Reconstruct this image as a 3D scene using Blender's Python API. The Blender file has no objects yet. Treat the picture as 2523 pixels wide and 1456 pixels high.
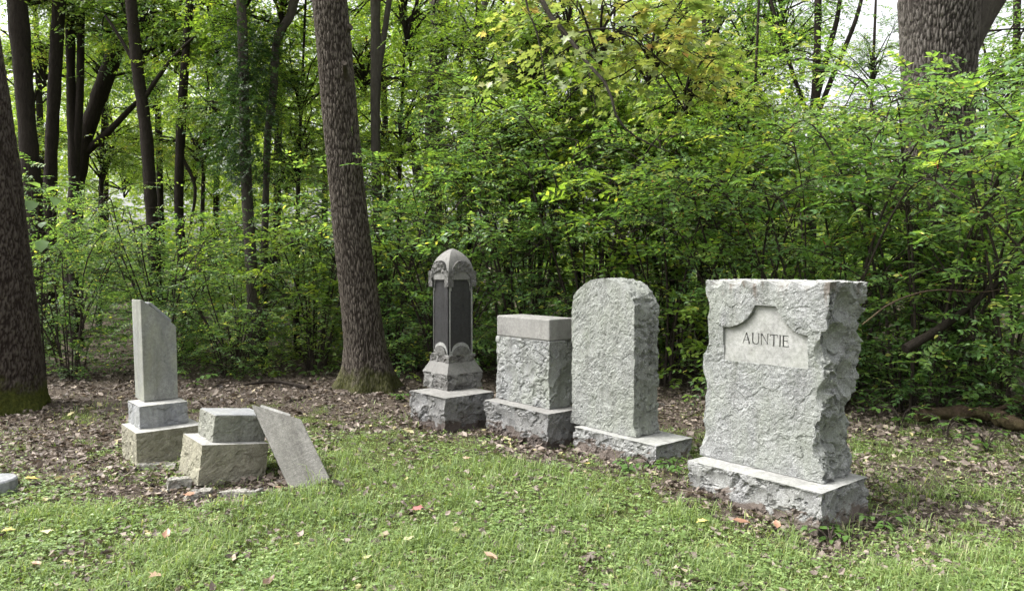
import bpy, math, random
import numpy as np
from mathutils import Vector, Matrix

R = math.radians
scn = bpy.context.scene
COL = scn.collection

# ------------------------------------------------------------------ camera
EYE = 1.55
FPX, CXP, CYP, HORP = 1835.0, 1261.5, 728.0, 660.0      # focal length and horizon in photo units (2523 wide)
PITCH = math.atan((CYP - HORP) / FPX)
cam_data = bpy.data.cameras.new('camera')
cam = bpy.data.objects.new('camera', cam_data)
COL.objects.link(cam)
cam_data.sensor_width = 36.0
cam_data.lens = 36.0 * FPX / 2523.0
cam_data.clip_start = 0.05
cam_data.clip_end = 400.0
cam.location = (0, 0, EYE)
cam.rotation_euler = (math.pi / 2 - PITCH, 0, 0)
scn.camera = cam

# ------------------------------------------------------------------ sky, sun, exposure
SUN_EL, SUN_AZ = R(54), R(-92)        # azimuth measured from the view direction, negative = left
world = bpy.data.worlds.new('World')
scn.world = world
world.use_nodes = True
wn = world.node_tree
wn.nodes.clear()
sky = wn.nodes.new('ShaderNodeTexSky')
sky.sky_type = 'NISHITA'
sky.sun_disc = False
sky.sun_elevation = SUN_EL
sky.sun_rotation = SUN_AZ
sky.air_density = 1.0
sky.dust_density = 6.0
sky.ozone_density = 1.0
hs = wn.nodes.new('ShaderNodeHueSaturation')
hs.inputs['Saturation'].default_value = 0.12
bgn = wn.nodes.new('ShaderNodeBackground')
bgn.inputs['Strength'].default_value = 0.15
wo = wn.nodes.new('ShaderNodeOutputWorld')
wn.links.new(sky.outputs[0], hs.inputs['Color'])
wn.links.new(hs.outputs[0], bgn.inputs['Color'])
wn.links.new(bgn.outputs[0], wo.inputs['Surface'])

sun_d = bpy.data.lights.new('sun', 'SUN')
sun_d.energy = 1.5
sun_d.angle = R(25)
sun_d.color = (1.0, 0.97, 0.92)
sun = bpy.data.objects.new('sun', sun_d)
COL.objects.link(sun)
_d = Vector((math.sin(SUN_AZ) * math.cos(SUN_EL), math.cos(SUN_AZ) * math.cos(SUN_EL), math.sin(SUN_EL)))
sun.rotation_euler = _d.to_track_quat('Z', 'Y').to_euler()
sun.location = _d * 50

vs = scn.view_settings
vs.view_transform = 'Standard'
vs.look = 'None'
vs.exposure = 1.55
vs.gamma = 1.0
vs.use_curve_mapping = False
cy = scn.cycles
cy.max_bounces = 5
cy.diffuse_bounces = 3
cy.use_adaptive_sampling = True
cy.adaptive_threshold = 0.03
cy.glossy_bounces = 2
cy.transmission_bounces = 4
cy.use_denoising = True
cy.sample_clamp_indirect = 6.0

# ------------------------------------------------------------------ noise in numpy
def _hash(ix, iy, iz, seed):
    h = (ix * 374761393 + iy * 668265263 + iz * 2147483647 + seed * 974711) & 0xFFFFFFFF
    h = ((h ^ (h >> 13)) * 1274126177) & 0xFFFFFFFF
    h = ((h ^ (h >> 16)) * 2246822519) & 0xFFFFFFFF
    h = h ^ (h >> 15)
    return (h & 0xFFFFFF) / float(0x1000000)

def vnoise(P, seed=0):
    P = np.asarray(P, float)
    I = np.floor(P).astype(np.int64)
    f = P - I
    f = f * f * (3 - 2 * f)
    out = 0
    for dx in (0, 1):
        wx = f[:, 0] if dx else 1 - f[:, 0]
        for dy in (0, 1):
            wy = f[:, 1] if dy else 1 - f[:, 1]
            for dz in (0, 1):
                wz = f[:, 2] if dz else 1 - f[:, 2]
                out = out + wx * wy * wz * _hash(I[:, 0] + dx, I[:, 1] + dy, I[:, 2] + dz, seed)
    return out

def fbm(P, seed=0, octv=4, gain=0.5):
    a, s, t = 1.0, 0.0, 0.0
    P = np.asarray(P, float)
    for k in range(octv):
        s = s + a * (vnoise(P * (2.03 ** k) + 17.3 * k, seed + k) - 0.5)
        t += a
        a *= gain
    return s / t * 2

def vor_edge(P, seed):
    """distance contrast F2 - F1 of a cell pattern: 0 on the cracks between cells"""
    I = np.floor(P).astype(np.int64)
    f1 = np.full(len(P), 9.0); f2 = np.full(len(P), 9.0)
    for dx in (-1, 0, 1):
        for dy in (-1, 0, 1):
            for dz in (-1, 0, 1):
                a, b, c = I[:, 0] + dx, I[:, 1] + dy, I[:, 2] + dz
                d = np.sqrt((P[:, 0] - a - _hash(a, b, c, seed)) ** 2 + (P[:, 1] - b - _hash(a, b, c, seed + 1)) ** 2 + (P[:, 2] - c - _hash(a, b, c, seed + 2)) ** 2)
                f2 = np.minimum(f2, np.maximum(d, f1)); f1 = np.minimum(f1, d)
    return f2 - f1

def facet(P, scale, seed, tilt, step, warp=0.35):
    """fractured stone: warped cells, each broken off along its own plane"""
    P = np.asarray(P, float)
    q = P * scale
    q = q + warp * np.stack([fbm(q * 1.3 + 9 * k, seed + 20 + k, 3) for k in range(3)], 1)
    I = np.floor(q).astype(np.int64)
    best = np.full(len(q), 1e9); off = np.zeros(len(q)); sl = np.zeros(len(q))
    for dx in (-1, 0, 1):
        for dy in (-1, 0, 1):
            for dz in (-1, 0, 1):
                a, b, c = I[:, 0] + dx, I[:, 1] + dy, I[:, 2] + dz
                C = np.stack([a + _hash(a, b, c, seed), b + _hash(a, b, c, seed + 1), c + _hash(a, b, c, seed + 2)], 1)
                d = q - C
                dd = (d * d).sum(1)
                k = dd < best
                g = np.stack([_hash(a, b, c, seed + 4 + j) - 0.5 for j in range(3)], 1) * 2
                best = np.where(k, dd, best)
                off = np.where(k, (_hash(a, b, c, seed + 3) - 0.5) * step, off)
                sl = np.where(k, (g * d).sum(1) * tilt / scale, sl)
    return off + sl

def fbm2(x, y, scale, seed=0, octv=3):
    x = np.atleast_1d(np.asarray(x, float)); y = np.atleast_1d(np.asarray(y, float))
    return fbm(np.stack([x * scale, y * scale, np.zeros_like(x) + 0.37], 1), seed, octv)

def sstep(a, b, x):
    t = np.clip((x - a) / (b - a), 0, 1)
    return t * t * (3 - 2 * t)

# ------------------------------------------------------------------ pixel rays (photo units) used to place things at a stated distance
_c, _s = math.cos(PITCH), math.sin(PITCH)
def at(px, py, Y):
    x = (px - CXP) / FPX
    z = -(py - CYP) / FPX
    ry, rz = _c + z * _s, -_s + z * _c
    t = Y / ry
    return Vector((x * t, Y, EYE + rz * t))

def gnd(px, py, z=0.0):
    x = (px - CXP) / FPX
    zz = -(py - CYP) / FPX
    ry, rz = _c + zz * _s, -_s + zz * _c
    t = (z - EYE) / rz
    return Vector((x * t, ry * t, z))

def to_px(x, y, z):
    z = z - EYE
    d = y * _c - z * _s
    u = y * _s + z * _c
    return CXP + FPX * x / d, CYP - FPX * u / d

# ------------------------------------------------------------------ object helpers
def tag(o, label=None, cat=None, group=None, kind=None):
    if label: o['label'] = label
    if cat: o['category'] = cat
    if group: o['group'] = group
    if kind: o['kind'] = kind
    return o

def link(name, data, parent=None, loc=None, rot=None):
    o = bpy.data.objects.new(name, data)
    COL.objects.link(o)
    if parent is not None: o.parent = parent
    if loc is not None: o.location = loc
    if rot is not None: o.rotation_euler = rot
    return o

def thing(name, label, cat, loc=(0, 0, 0), rot=(0, 0, 0), group=None):
    o = link(name, None, None, loc, rot)
    o.empty_display_size = 0.1
    return tag(o, label, cat, group)

def npmesh(name, V, F, mats, smooth=False, tint=None, midx=None):
    """V (n,3); F: array (m,3|4) or list of such arrays"""
    if not (isinstance(F, (list, tuple)) and isinstance(F[0], np.ndarray)): F = [np.asarray(F)]
    F = [np.asarray(f, np.int32) for f in F if len(f)]
    me = bpy.data.meshes.new(name)
    V = np.asarray(V, np.float32)
    me.vertices.add(len(V))
    me.vertices.foreach_set('co', V.ravel())
    nl = sum(f.size for f in F)
    npoly = sum(len(f) for f in F)
    me.loops.add(nl)
    me.polygons.add(npoly)
    me.loops.foreach_set('vertex_index', np.concatenate([f.ravel() for f in F]))
    tot = np.concatenate([np.full(len(f), f.shape[1], np.int32) for f in F])
    st = np.concatenate([[0], np.cumsum(tot)[:-1]]).astype(np.int32)
    me.polygons.foreach_set('loop_start', st)
    try:
        me.polygons.foreach_set('loop_total', tot)
    except Exception:
        pass
    me.polygons.foreach_set('use_smooth', np.full(npoly, bool(smooth)))
    for m in (mats if isinstance(mats, (list, tuple)) else [mats]):
        me.materials.append(m)
    if midx is not None:
        me.polygons.foreach_set('material_index', np.asarray(midx, np.int32))
    if tint is not None:
        a = me.attributes.new('tint', 'FLOAT', 'POINT')
        a.data.foreach_set('value', np.asarray(tint, np.float32))
    me.update(calc_edges=True)
    return me

class MB:
    """collects pieces of one part"""
    def __init__(s): s.V, s.Q, s.T, s.n, s.tn = [], [], [], 0, []
    def add(s, V, F, tint=None):
        V = np.asarray(V, float); F = np.asarray(F, np.int64)
        (s.Q if F.shape[1] == 4 else s.T).append(F + s.n)
        s.V.append(V); s.n += len(V)
        s.tn.append(np.zeros(len(V)) + (0.5 if tint is None else tint))
    def mesh(s, name, mats, smooth=False):
        F = []
        if s.Q: F.append(np.concatenate(s.Q))
        if s.T: F.append(np.concatenate(s.T))
        return npmesh(name, np.concatenate(s.V), F, mats, smooth, np.concatenate(s.tn))

def tube(mb, pts, rad, sides=8, cap=True, tint=None):
    pts = np.asarray([tuple(p) for p in pts], float)
    rad = np.asarray(rad, float) * np.ones(len(pts))
    d = np.gradient(pts, axis=0)
    d /= np.linalg.norm(d, axis=1)[:, None] + 1e-9
    ref = np.array([0.31, 0.95, 0.05]) if abs(d[:, 2]).mean() > 0.5 else np.array([0.05, 0.1, 1.0])
    a = np.cross(d, ref); a /= np.linalg.norm(a, axis=1)[:, None] + 1e-9
    b = np.cross(d, a)
    th = np.arange(sides) * 2 * math.pi / sides
    V = pts[:, None, :] + rad[:, None, None] * (np.cos(th)[None, :, None] * a[:, None, :] + np.sin(th)[None, :, None] * b[:, None, :])
    V = V.reshape(-1, 3)
    m = len(pts)
    i = np.arange(m - 1)[:, None] * sides
    j = np.arange(sides)[None, :]
    k = (j + 1) % sides
    F = np.stack([i + j, i + k, i + sides + k, i + sides + j], -1).reshape(-1, 4)
    mb.add(V, F, tint)
    if cap:
        for e in (0, m - 1):
            ring = V[e * sides:(e + 1) * sides]
            cV = np.vstack([ring, pts[e]])
            cF = np.array([[q, (q + 1) % sides, sides] for q in range(sides)])
            mb.add(cV, cF if e else cF[:, ::-1], tint)

def smooth_path(pts, n=24):
    pts = np.asarray([tuple(p) for p in pts], float)
    if len(pts) < 3:
        t = np.linspace(0, 1, n)[:, None]
        return pts[0] * (1 - t) + pts[-1] * t
    P = np.vstack([2 * pts[0] - pts[1], pts, 2 * pts[-1] - pts[-2]])
    out = []
    segs = len(pts) - 1
    for q in np.linspace(0, segs - 1e-6, n):
        i = int(q); t = q - i
        p0, p1, p2, p3 = P[i], P[i + 1], P[i + 2], P[i + 3]
        out.append(0.5 * ((2 * p1) + (-p0 + p2) * t + (2 * p0 - 5 * p1 + 4 * p2 - p3) * t * t + (-p0 + 3 * p1 - 3 * p2 + p3) * t ** 3))
    return np.array(out)

# ------------------------------------------------------------------ materials
def new_mat(name):
    m = bpy.data.materials.new(name)
    m.use_nodes = True
    nt = m.node_tree
    nt.nodes.clear()
    out = nt.nodes.new('ShaderNodeOutputMaterial')
    return m, nt, out

def N(nt, typ, **kw):
    n = nt.nodes.new(typ)
    for k, v in kw.items():
        if k.startswith('i_'):
            n.inputs[k[2:].replace('_', ' ')].default_value = v
        else:
            setattr(n, k, v)
    return n

def ramp(nt, stops, interp='LINEAR'):
    r = nt.nodes.new('ShaderNodeValToRGB')
    r.color_ramp.interpolation = interp
    e = r.color_ramp.elements
    while len(e) < len(stops): e.new(0.5)
    for el, (p, c) in zip(e, stops):
        el.position = p
        el.color = (*c, 1) if len(c) == 3 else c
    return r

def mixc(nt, fac, a, b, mode='MIX'):
    m = nt.nodes.new('ShaderNodeMix')
    m.data_type = 'RGBA'
    m.blend_type = mode
    for sock, v in ((m.inputs[0], fac), (m.inputs[6], a), (m.inputs[7], b)):
        if isinstance(v, (int, float)): sock.default_value = v
        elif isinstance(v, (tuple, list)): sock.default_value = (*v, 1)
        else: nt.links.new(v, sock)
    return m.outputs[2]

def noise(nt, vec, scale, detail=4, rough=0.55, dist=0.0):
    n = N(nt, 'ShaderNodeTexNoise')
    n.inputs['Scale'].default_value = scale
    n.inputs['Detail'].default_value = detail
    n.inputs['Roughness'].default_value = rough
    n.inputs['Distortion'].default_value = dist
    if vec is not None: nt.links.new(vec, n.inputs['Vector'])
    return n.outputs['Fac']

def mapping(nt, vec, scale=(1, 1, 1), rot=(0, 0, 0)):
    m = N(nt, 'ShaderNodeMapping')
    m.inputs['Scale'].default_value = scale
    m.inputs['Rotation'].default_value = rot
    nt.links.new(vec, m.inputs['Vector'])
    return m.outputs[0]

def stone_mat(name, base, dark, light, grain=170, stain=None, stain_amt=0.0, patina=None, patina_amt=0.0,
              rough=0.85, bump=0.35, streak=None, strip=None, soil=0.0, grime=0.75, runs=None):
    m, nt, out = new_mat(name)
    tc = N(nt, 'ShaderNodeTexCoord')
    o = tc.outputs['Object']
    g = noise(nt, o, grain, 3, 0.7)
    rg = ramp(nt, [(0.3, dark), (0.5, base), (0.72, light)])
    nt.links.new(g, rg.inputs[0])
    c = rg.outputs[0]
    big = noise(nt, o, 5.0, 5, 0.6, 0.4)
    rb = ramp(nt, [(0.25, (0.62, 0.62, 0.62)), (0.5, (0.95, 0.95, 0.95)), (0.75, (1.15, 1.15, 1.13))])
    nt.links.new(big, rb.inputs[0])
    c = mixc(nt, 0.8, c, rb.outputs[0], 'MULTIPLY')
    med = noise(nt, o, 38.0, 4, 0.65)
    rm = ramp(nt, [(0.3, (0.55, 0.55, 0.55)), (0.62, (1.15, 1.15, 1.15))])
    nt.links.new(med, rm.inputs[0])
    c = mixc(nt, 0.7, c, rm.outputs[0], 'MULTIPLY')
    if streak is not None:                      # veins: (colour, scale, rotation, amount)
        v = mapping(nt, o, (streak[1], streak[1], streak[1] * 0.25), streak[2])
        s = noise(nt, v, 1.0, 6, 0.65, 1.2)
        rs = ramp(nt, [(0.44, (0, 0, 0)), (0.62, (1, 1, 1))])
        nt.links.new(s, rs.inputs[0])
        mm = N(nt, 'ShaderNodeMath', operation='MULTIPLY'); mm.inputs[1].default_value = streak[3]
        nt.links.new(rs.outputs[0], mm.inputs[0])
        c = mixc(nt, mm.outputs[0], c, streak[0])
    # rain-washed grime: ragged dark runs and blotches
    gr = noise(nt, mapping(nt, o, (9.0, 9.0, 1.3)), 1.0, 6, 0.68, 0.5)
    rgm = ramp(nt, [(0.50, (1, 1, 1)), (0.70, (0.55, 0.54, 0.52))])
    nt.links.new(gr, rgm.inputs[0])
    c = mixc(nt, grime, c, rgm.outputs[0], 'MULTIPLY')
    if patina is not None:
        p = noise(nt, mapping(nt, o, (1.5, 1.5, 0.8)), 3.0, 5, 0.6, 0.6)
        rp = ramp(nt, [(0.4, (0, 0, 0)), (0.68, (1, 1, 1))])
        nt.links.new(p, rp.inputs[0])
        mm = N(nt, 'ShaderNodeMath', operation='MULTIPLY'); mm.inputs[1].default_value = patina_amt
        nt.links.new(rp.outputs[0], mm.inputs[0])
        c = mixc(nt, mm.outputs[0], c, patina)
    if stain is not None:                       # brown soil splash with ragged shapes, thicker low down
        p = noise(nt, mapping(nt, o, (1, 1, 2.2)), 6.0, 6, 0.62, 0.8)
        sx = N(nt, 'ShaderNodeSeparateXYZ'); nt.links.new(o, sx.inputs[0])
        mr = N(nt, 'ShaderNodeMapRange'); mr.inputs[1].default_value = -0.02; mr.inputs[2].default_value = 0.30
        mr.inputs[3].default_value = soil; mr.inputs[4].default_value = -0.22
        nt.links.new(sx.outputs[2], mr.inputs[0])
        ad = N(nt, 'ShaderNodeMath', operation='ADD')
        nt.links.new(p, ad.inputs[0]); nt.links.new(mr.outputs[0], ad.inputs[1])
        rp = ramp(nt, [(0.53, (0, 0, 0)), (0.60, (1, 1, 1))])
        nt.links.new(ad.outputs[0], rp.inputs[0])
        mm = N(nt, 'ShaderNodeMath', operation='MULTIPLY'); mm.inputs[1].default_value = stain_amt
        nt.links.new(rp.outputs[0], mm.inputs[0])
        c = mixc(nt, mm.outputs[0], c, stain)
    if runs is not None:                        # rusty brown runs that start at the top edge: (z low, z high)
        sx = N(nt, 'ShaderNodeSeparateXYZ'); nt.links.new(o, sx.inputs[0])
        mr = N(nt, 'ShaderNodeMapRange'); mr.inputs[1].default_value = runs[0]; mr.inputs[2].default_value = runs[1]
        mr.inputs[3].default_value = -0.35; mr.inputs[4].default_value = 0.06
        nt.links.new(sx.outputs[2], mr.inputs[0])
        ad = N(nt, 'ShaderNodeMath', operation='ADD')
        nt.links.new(noise(nt, mapping(nt, o, (14, 14, 4)), 1.0, 5, 0.65, 0.4), ad.inputs[0]); nt.links.new(mr.outputs[0], ad.inputs[1])
        rp = ramp(nt, [(0.56, (0, 0, 0)), (0.68, (0.75, 0.75, 0.75))])
        nt.links.new(ad.outputs[0], rp.inputs[0])
        c = mixc(nt, rp.outputs[0], c, (0.085, 0.065, 0.05))
    b = N(nt, 'ShaderNodeBsdfPrincipled')
    b.inputs['Roughness'].default_value = rough
    b.inputs['Specular IOR Level'].default_value = 0.25
    nt.links.new(c, b.inputs['Base Color'])
    bh = noise(nt, o, grain * 0.6, 5, 0.75)
    bm = N(nt, 'ShaderNodeBump')
    bm.inputs['Strength'].default_value = bump
    bm.inputs['Distance'].default_value = 0.012
    if strip is not None:                       # horizontal tool marks: (scale, weight)
        w = noise(nt, mapping(nt, o, (4, 4, strip[0])), 1.0, 4, 0.6, 0.3)
        ad = N(nt, 'ShaderNodeMath', operation='MULTIPLY_ADD')
        ad.inputs[1].default_value = strip[1]
        nt.links.new(w, ad.inputs[0]); nt.links.new(bh, ad.inputs[2])
        nt.links.new(ad.outputs[0], bm.inputs['Height'])
    else:
        nt.links.new(bh, bm.inputs['Height'])
    nt.links.new(bm.outputs[0], b.inputs['Normal'])
    nt.links.new(b.outputs[0], out.inputs[0])
    return m

M = {}
BROWN = (0.085, 0.060, 0.045)
M['granite'] = stone_mat('granite_rock_face', (0.235, 0.240, 0.235), (0.102, 0.107, 0.107), (0.392, 0.392, 0.392), 120, BROWN, 0.0,
                         (0.196, 0.211, 0.168), 0.55, bump=0.5)
M['granite_inscribed'] = stone_mat('granite_inscribed_stone', (0.235, 0.240, 0.235), (0.100, 0.104, 0.104), (0.395, 0.395, 0.395), 120, BROWN, 0.0, (0.195, 0.212, 0.170), 0.5, bump=0.5, runs=(0.80, 1.2))
M['granite_base'] = stone_mat('granite_base', (0.227, 0.227, 0.227), (0.094, 0.094, 0.094), (0.392, 0.392, 0.392), 120, BROWN, 0.8,
                              (0.196, 0.204, 0.173), 0.35, bump=0.5, soil=0.40)
M['granite_green'] = stone_mat('granite_greenish', (0.228, 0.235, 0.221), (0.102, 0.108, 0.100), (0.372, 0.379, 0.362), 120, BROWN, 0.0,
                               (0.194, 0.208, 0.170), 0.55, bump=0.5)
M['granite_smooth'] = stone_mat('granite_sawn', (0.299, 0.299, 0.286), (0.211, 0.211, 0.204), (0.377, 0.377, 0.368), 190, None, 0,
                                (0.244, 0.254, 0.220), 0.35, bump=0.08)
M['granite_warm'] = stone_mat('granite_weathered', (0.188, 0.185, 0.176), (0.078, 0.078, 0.074), (0.313, 0.306, 0.299), 120, (0.040, 0.035, 0.031), 0.5,
                              (0.149, 0.145, 0.137), 0.5, bump=0.5, soil=0.12)
M['granite_hood'] = stone_mat('granite_hood', (0.134, 0.132, 0.126), (0.052, 0.052, 0.049), (0.227, 0.222, 0.211), 120, None, 0, (0.103, 0.100, 0.092), 0.5, bump=0.5)
M['granite_dark'] = stone_mat('granite_dark_base', (0.176, 0.176, 0.176), (0.070, 0.070, 0.070), (0.329, 0.329, 0.329), 120, (0.059, 0.043, 0.035), 0.85,
                              (0.149, 0.145, 0.137), 0.5, bump=0.5, soil=0.40)
M['warm_smooth'] = stone_mat('weathered_sawn_granite', (0.228, 0.223, 0.211), (0.168, 0.164, 0.156), (0.288, 0.283, 0.271), 190, None, 0,
                             (0.180, 0.176, 0.166), 0.6, bump=0.08)
M['cap_grey'] = stone_mat('weathered_cap', (0.180, 0.176, 0.167), (0.130, 0.127, 0.120), (0.230, 0.227, 0.216), 190, None, 0, (0.138, 0.134, 0.125), 0.65, bump=0.08)
M['polish'] = stone_mat('dark_polished_panel', (0.033, 0.033, 0.034), (0.020, 0.020, 0.022), (0.056, 0.056, 0.058), 220, None, 0,
                        (0.056, 0.053, 0.052), 0.5, rough=0.38, bump=0.02)
M['marble'] = stone_mat('grey_marble', (0.259, 0.263, 0.270), (0.211, 0.216, 0.224), (0.322, 0.325, 0.337), 120, None, 0,
                        (0.235, 0.244, 0.204), 0.35, rough=0.7, bump=0.18, streak=((0.133, 0.142, 0.157), 9.0, (0.5, 0.6, 0.2), 0.55))
M['marble_die'] = stone_mat('weathered_marble', (0.244, 0.247, 0.235), (0.188, 0.192, 0.180), (0.306, 0.310, 0.299), 120, None, 0,
                            (0.244, 0.251, 0.173), 0.6, rough=0.8, bump=0.25, streak=((0.149, 0.152, 0.145), 7.0, (0.45, 0.55, 0.1), 0.5))
M['limestone'] = stone_mat('buff_limestone', (0.253, 0.237, 0.182), (0.158, 0.147, 0.114), (0.338, 0.323, 0.263), 110, None, 0,
                           (0.210, 0.208, 0.147), 0.45, rough=0.92, bump=0.3, strip=(90, 1.3))
M['limestone_block'] = stone_mat('grey_green_limestone', (0.204, 0.204, 0.178), (0.142, 0.142, 0.122), (0.270, 0.270, 0.240), 110, None, 0,
                                 (0.178, 0.185, 0.146), 0.45, rough=0.9, bump=0.25, strip=(110, 1.2))
M['limestone_top'] = stone_mat('bleached_sawn_top', (0.344, 0.342, 0.322), (0.283, 0.278, 0.259), (0.416, 0.412, 0.392), 140, None, 0,
                               (0.283, 0.278, 0.244), 0.4, rough=0.85, bump=0.12)
M['slab'] = stone_mat('grey_fallen_stone', (0.166, 0.161, 0.145), (0.114, 0.109, 0.098), (0.220, 0.216, 0.200), 120, None, 0,
                      (0.128, 0.126, 0.109), 0.5, rough=0.9, bump=0.3, strip=(60, 1.6))
M['rubble'] = stone_mat('pale_rubble', (0.283, 0.270, 0.244), (0.157, 0.149, 0.133), (0.392, 0.384, 0.361), 90, (0.094, 0.070, 0.055), 0.6,
                        (0.235, 0.235, 0.157), 0.4, bump=0.5, soil=0.1)
M['letter'] = stone_mat('shade_and_dirt_in_letter_cut', (0.055, 0.055, 0.052), (0.04, 0.04, 0.038), (0.075, 0.075, 0.07), 200, bump=0.1)  # letter floors: shade of the cut painted dark, together with dirt

def bark_mat(name, c0, c1, c2, moss=0.0, mossz=0.5, vscale=14.0):
    m, nt, out = new_mat(name)
    tc = N(nt, 'ShaderNodeTexCoord')
    o = tc.outputs['Object']
    v = mapping(nt, o, (vscale, vscale, vscale * 0.3))
    a = noise(nt, v, 1.6, 6, 0.65, 0.6)
    at_ = N(nt, 'ShaderNodeAttribute'); at_.attribute_name = 'tint'
    ad = N(nt, 'ShaderNodeMath', operation='MULTIPLY_ADD'); ad.inputs[1].default_value = 0.5
    nt.links.new(a, ad.inputs[0])
    ml = N(nt, 'ShaderNodeMath', operation='MULTIPLY'); ml.inputs[1].default_value = 0.5
    nt.links.new(at_.outputs['Fac'], ml.inputs[0]); nt.links.new(ml.outputs[0], ad.inputs[2])
    r = ramp(nt, [(0.30, c0), (0.52, c1), (0.80, c2)])
    nt.links.new(ad.outputs[0], r.inputs[0])
    c = r.outputs[0]
    fl = noise(nt, mapping(nt, o, (30, 30, 12)), 1.0, 3, 0.7)
    rf = ramp(nt, [(0.66, (0, 0, 0)), (0.74, (1, 1, 1))])
    nt.links.new(fl, rf.inputs[0])
    mm = N(nt, 'ShaderNodeMath', operation='MULTIPLY'); mm.inputs[1].default_value = 0.22
    nt.links.new(rf.outputs[0], mm.inputs[0])
    c = mixc(nt, mm.outputs[0], c, tuple(min(1, k * 1.9) for k in c2))
    if moss > 0:
        sx = N(nt, 'ShaderNodeSeparateXYZ'); nt.links.new(o, sx.inputs[0])
        mr = N(nt, 'ShaderNodeMapRange'); mr.inputs[1].default_value = 0.0; mr.inputs[2].default_value = mossz
        mr.inputs[3].default_value = 0.42; mr.inputs[4].default_value = -0.25
        nt.links.new(sx.outputs[2], mr.inputs[0])
        mn = noise(nt, o, 5.0, 5, 0.6)
        ad2 = N(nt, 'ShaderNodeMath', operation='ADD')
        nt.links.new(mr.outputs[0], ad2.inputs[0]); nt.links.new(mn, ad2.inputs[1])
        rp = ramp(nt, [(0.52, (0, 0, 0)), (0.72, (1, 1, 1))])
        nt.links.new(ad2.outputs[0], rp.inputs[0])
        mg = ramp(nt, [(0.3, (0.026, 0.033, 0.009)), (0.7, (0.085, 0.092, 0.020))])
        nt.links.new(noise(nt, o, 26, 4, 0.7), mg.inputs[0])
        mm2 = N(nt, 'ShaderNodeMath', operation='MULTIPLY'); mm2.inputs[1].default_value = moss
        nt.links.new(rp.outputs[0], mm2.inputs[0])
        c = mixc(nt, mm2.outputs[0], c, mg.outputs[0])
    b = N(nt, 'ShaderNodeBsdfPrincipled')
    b.inputs['Roughness'].default_value = 0.95
    b.inputs['Specular IOR Level'].default_value = 0.1
    nt.links.new(c, b.inputs['Base Color'])
    bm = N(nt, 'ShaderNodeBump'); bm.inputs['Strength'].default_value = 0.8; bm.inputs['Distance'].default_value = 0.03
    nt.links.new(a, bm.inputs['Height'])
    nt.links.new(bm.outputs[0], b.inputs['Normal'])
    nt.links.new(b.outputs[0], out.inputs[0])
    return m

M['bark_oak'] = bark_mat('oak_bark', (0.026, 0.021, 0.017), (0.066, 0.056, 0.046), (0.115, 0.100, 0.084), 0.6, 0.5)
M['bark_left'] = bark_mat('moss_foot_bark', (0.024, 0.018, 0.015), (0.053, 0.043, 0.036), (0.092, 0.078, 0.067), 1.0, 0.62)
M['bark_dark'] = bark_mat('backlit_dark_bark', (0.010, 0.008, 0.007), (0.027, 0.022, 0.018), (0.052, 0.044, 0.038))  # darkness of the backlit trunks is put into this bark colour
M['bark_grey'] = bark_mat('grey_bark', (0.028, 0.024, 0.021), (0.068, 0.060, 0.052), (0.125, 0.113, 0.102))
M['twig'] = bark_mat('twig_bark', (0.022, 0.018, 0.015), (0.05, 0.041, 0.034), (0.11, 0.095, 0.08), vscale=20)
M['wood_log'] = bark_mat('rotten_log_wood', (0.02, 0.014, 0.011), (0.06, 0.042, 0.03), (0.15, 0.112, 0.083), 0.3, 0.3)

def leaf_mat(name, stops, trans=0.5, tgain=(1.7, 1.65, 0.75), rough=0.38, spec=0.55, objvar=0.25):
    m, nt, out = new_mat(name)
    a = N(nt, 'ShaderNodeAttribute'); a.attribute_name = 'tint'
    r = ramp(nt, stops)
    nt.links.new(a.outputs['Fac'], r.inputs[0])
    oi = N(nt, 'ShaderNodeObjectInfo')
    hsv = N(nt, 'ShaderNodeHueSaturation')
    mr = N(nt, 'ShaderNodeMapRange'); mr.inputs[3].default_value = 1 - objvar; mr.inputs[4].default_value = 1 + objvar
    nt.links.new(oi.outputs['Random'], mr.inputs[0])
    nt.links.new(mr.outputs[0], hsv.inputs['Value'])
    nt.links.new(r.outputs[0], hsv.inputs['Color'])
    c = hsv.outputs[0]
    p = N(nt, 'ShaderNodeBsdfPrincipled')
    p.inputs['Roughness'].default_value = rough
    p.inputs['Specular IOR Level'].default_value = spec
    nt.links.new(c, p.inputs['Base Color'])
    t = N(nt, 'ShaderNodeBsdfTranslucent')
    nt.links.new(mixc(nt, 1.0, c, tgain, 'MULTIPLY'), t.inputs['Color'])
    mx = N(nt, 'ShaderNodeMixShader'); mx.inputs[0].default_value = trans
    nt.links.new(p.outputs[0], mx.inputs[1]); nt.links.new(t.outputs[0], mx.inputs[2])
    nt.links.new(mx.outputs[0], out.inputs[0])
    return m

M['lf_shrub'] = leaf_mat('honeysuckle_leaf', [(0.0, (0.046, 0.099, 0.039)), (0.45, (0.112, 0.208, 0.069)), (0.8, (0.225, 0.335, 0.099)), (0.97, (0.550, 0.550, 0.140))])
M['lf_near'] = leaf_mat('near_shrub_leaf', [(0.0, (0.052, 0.116, 0.044)), (0.45, (0.132, 0.248, 0.073)), (0.8, (0.245, 0.367, 0.097)), (0.97, (0.550, 0.550, 0.147))])
M['lf_tree'] = leaf_mat('tree_leaf', [(0.0, (0.045, 0.101, 0.032)), (0.5, (0.117, 0.218, 0.055)), (0.85, (0.224, 0.332, 0.075)), (1.0, (0.468, 0.474, 0.100))], trans=0.5)
M['lf_bright'] = leaf_mat('light_green_leaf', [(0.0, (0.078, 0.152, 0.033)), (0.5, (0.180, 0.289, 0.057)), (0.85, (0.297, 0.396, 0.076)), (1.0, (0.516, 0.487, 0.108))], trans=0.5)
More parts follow.
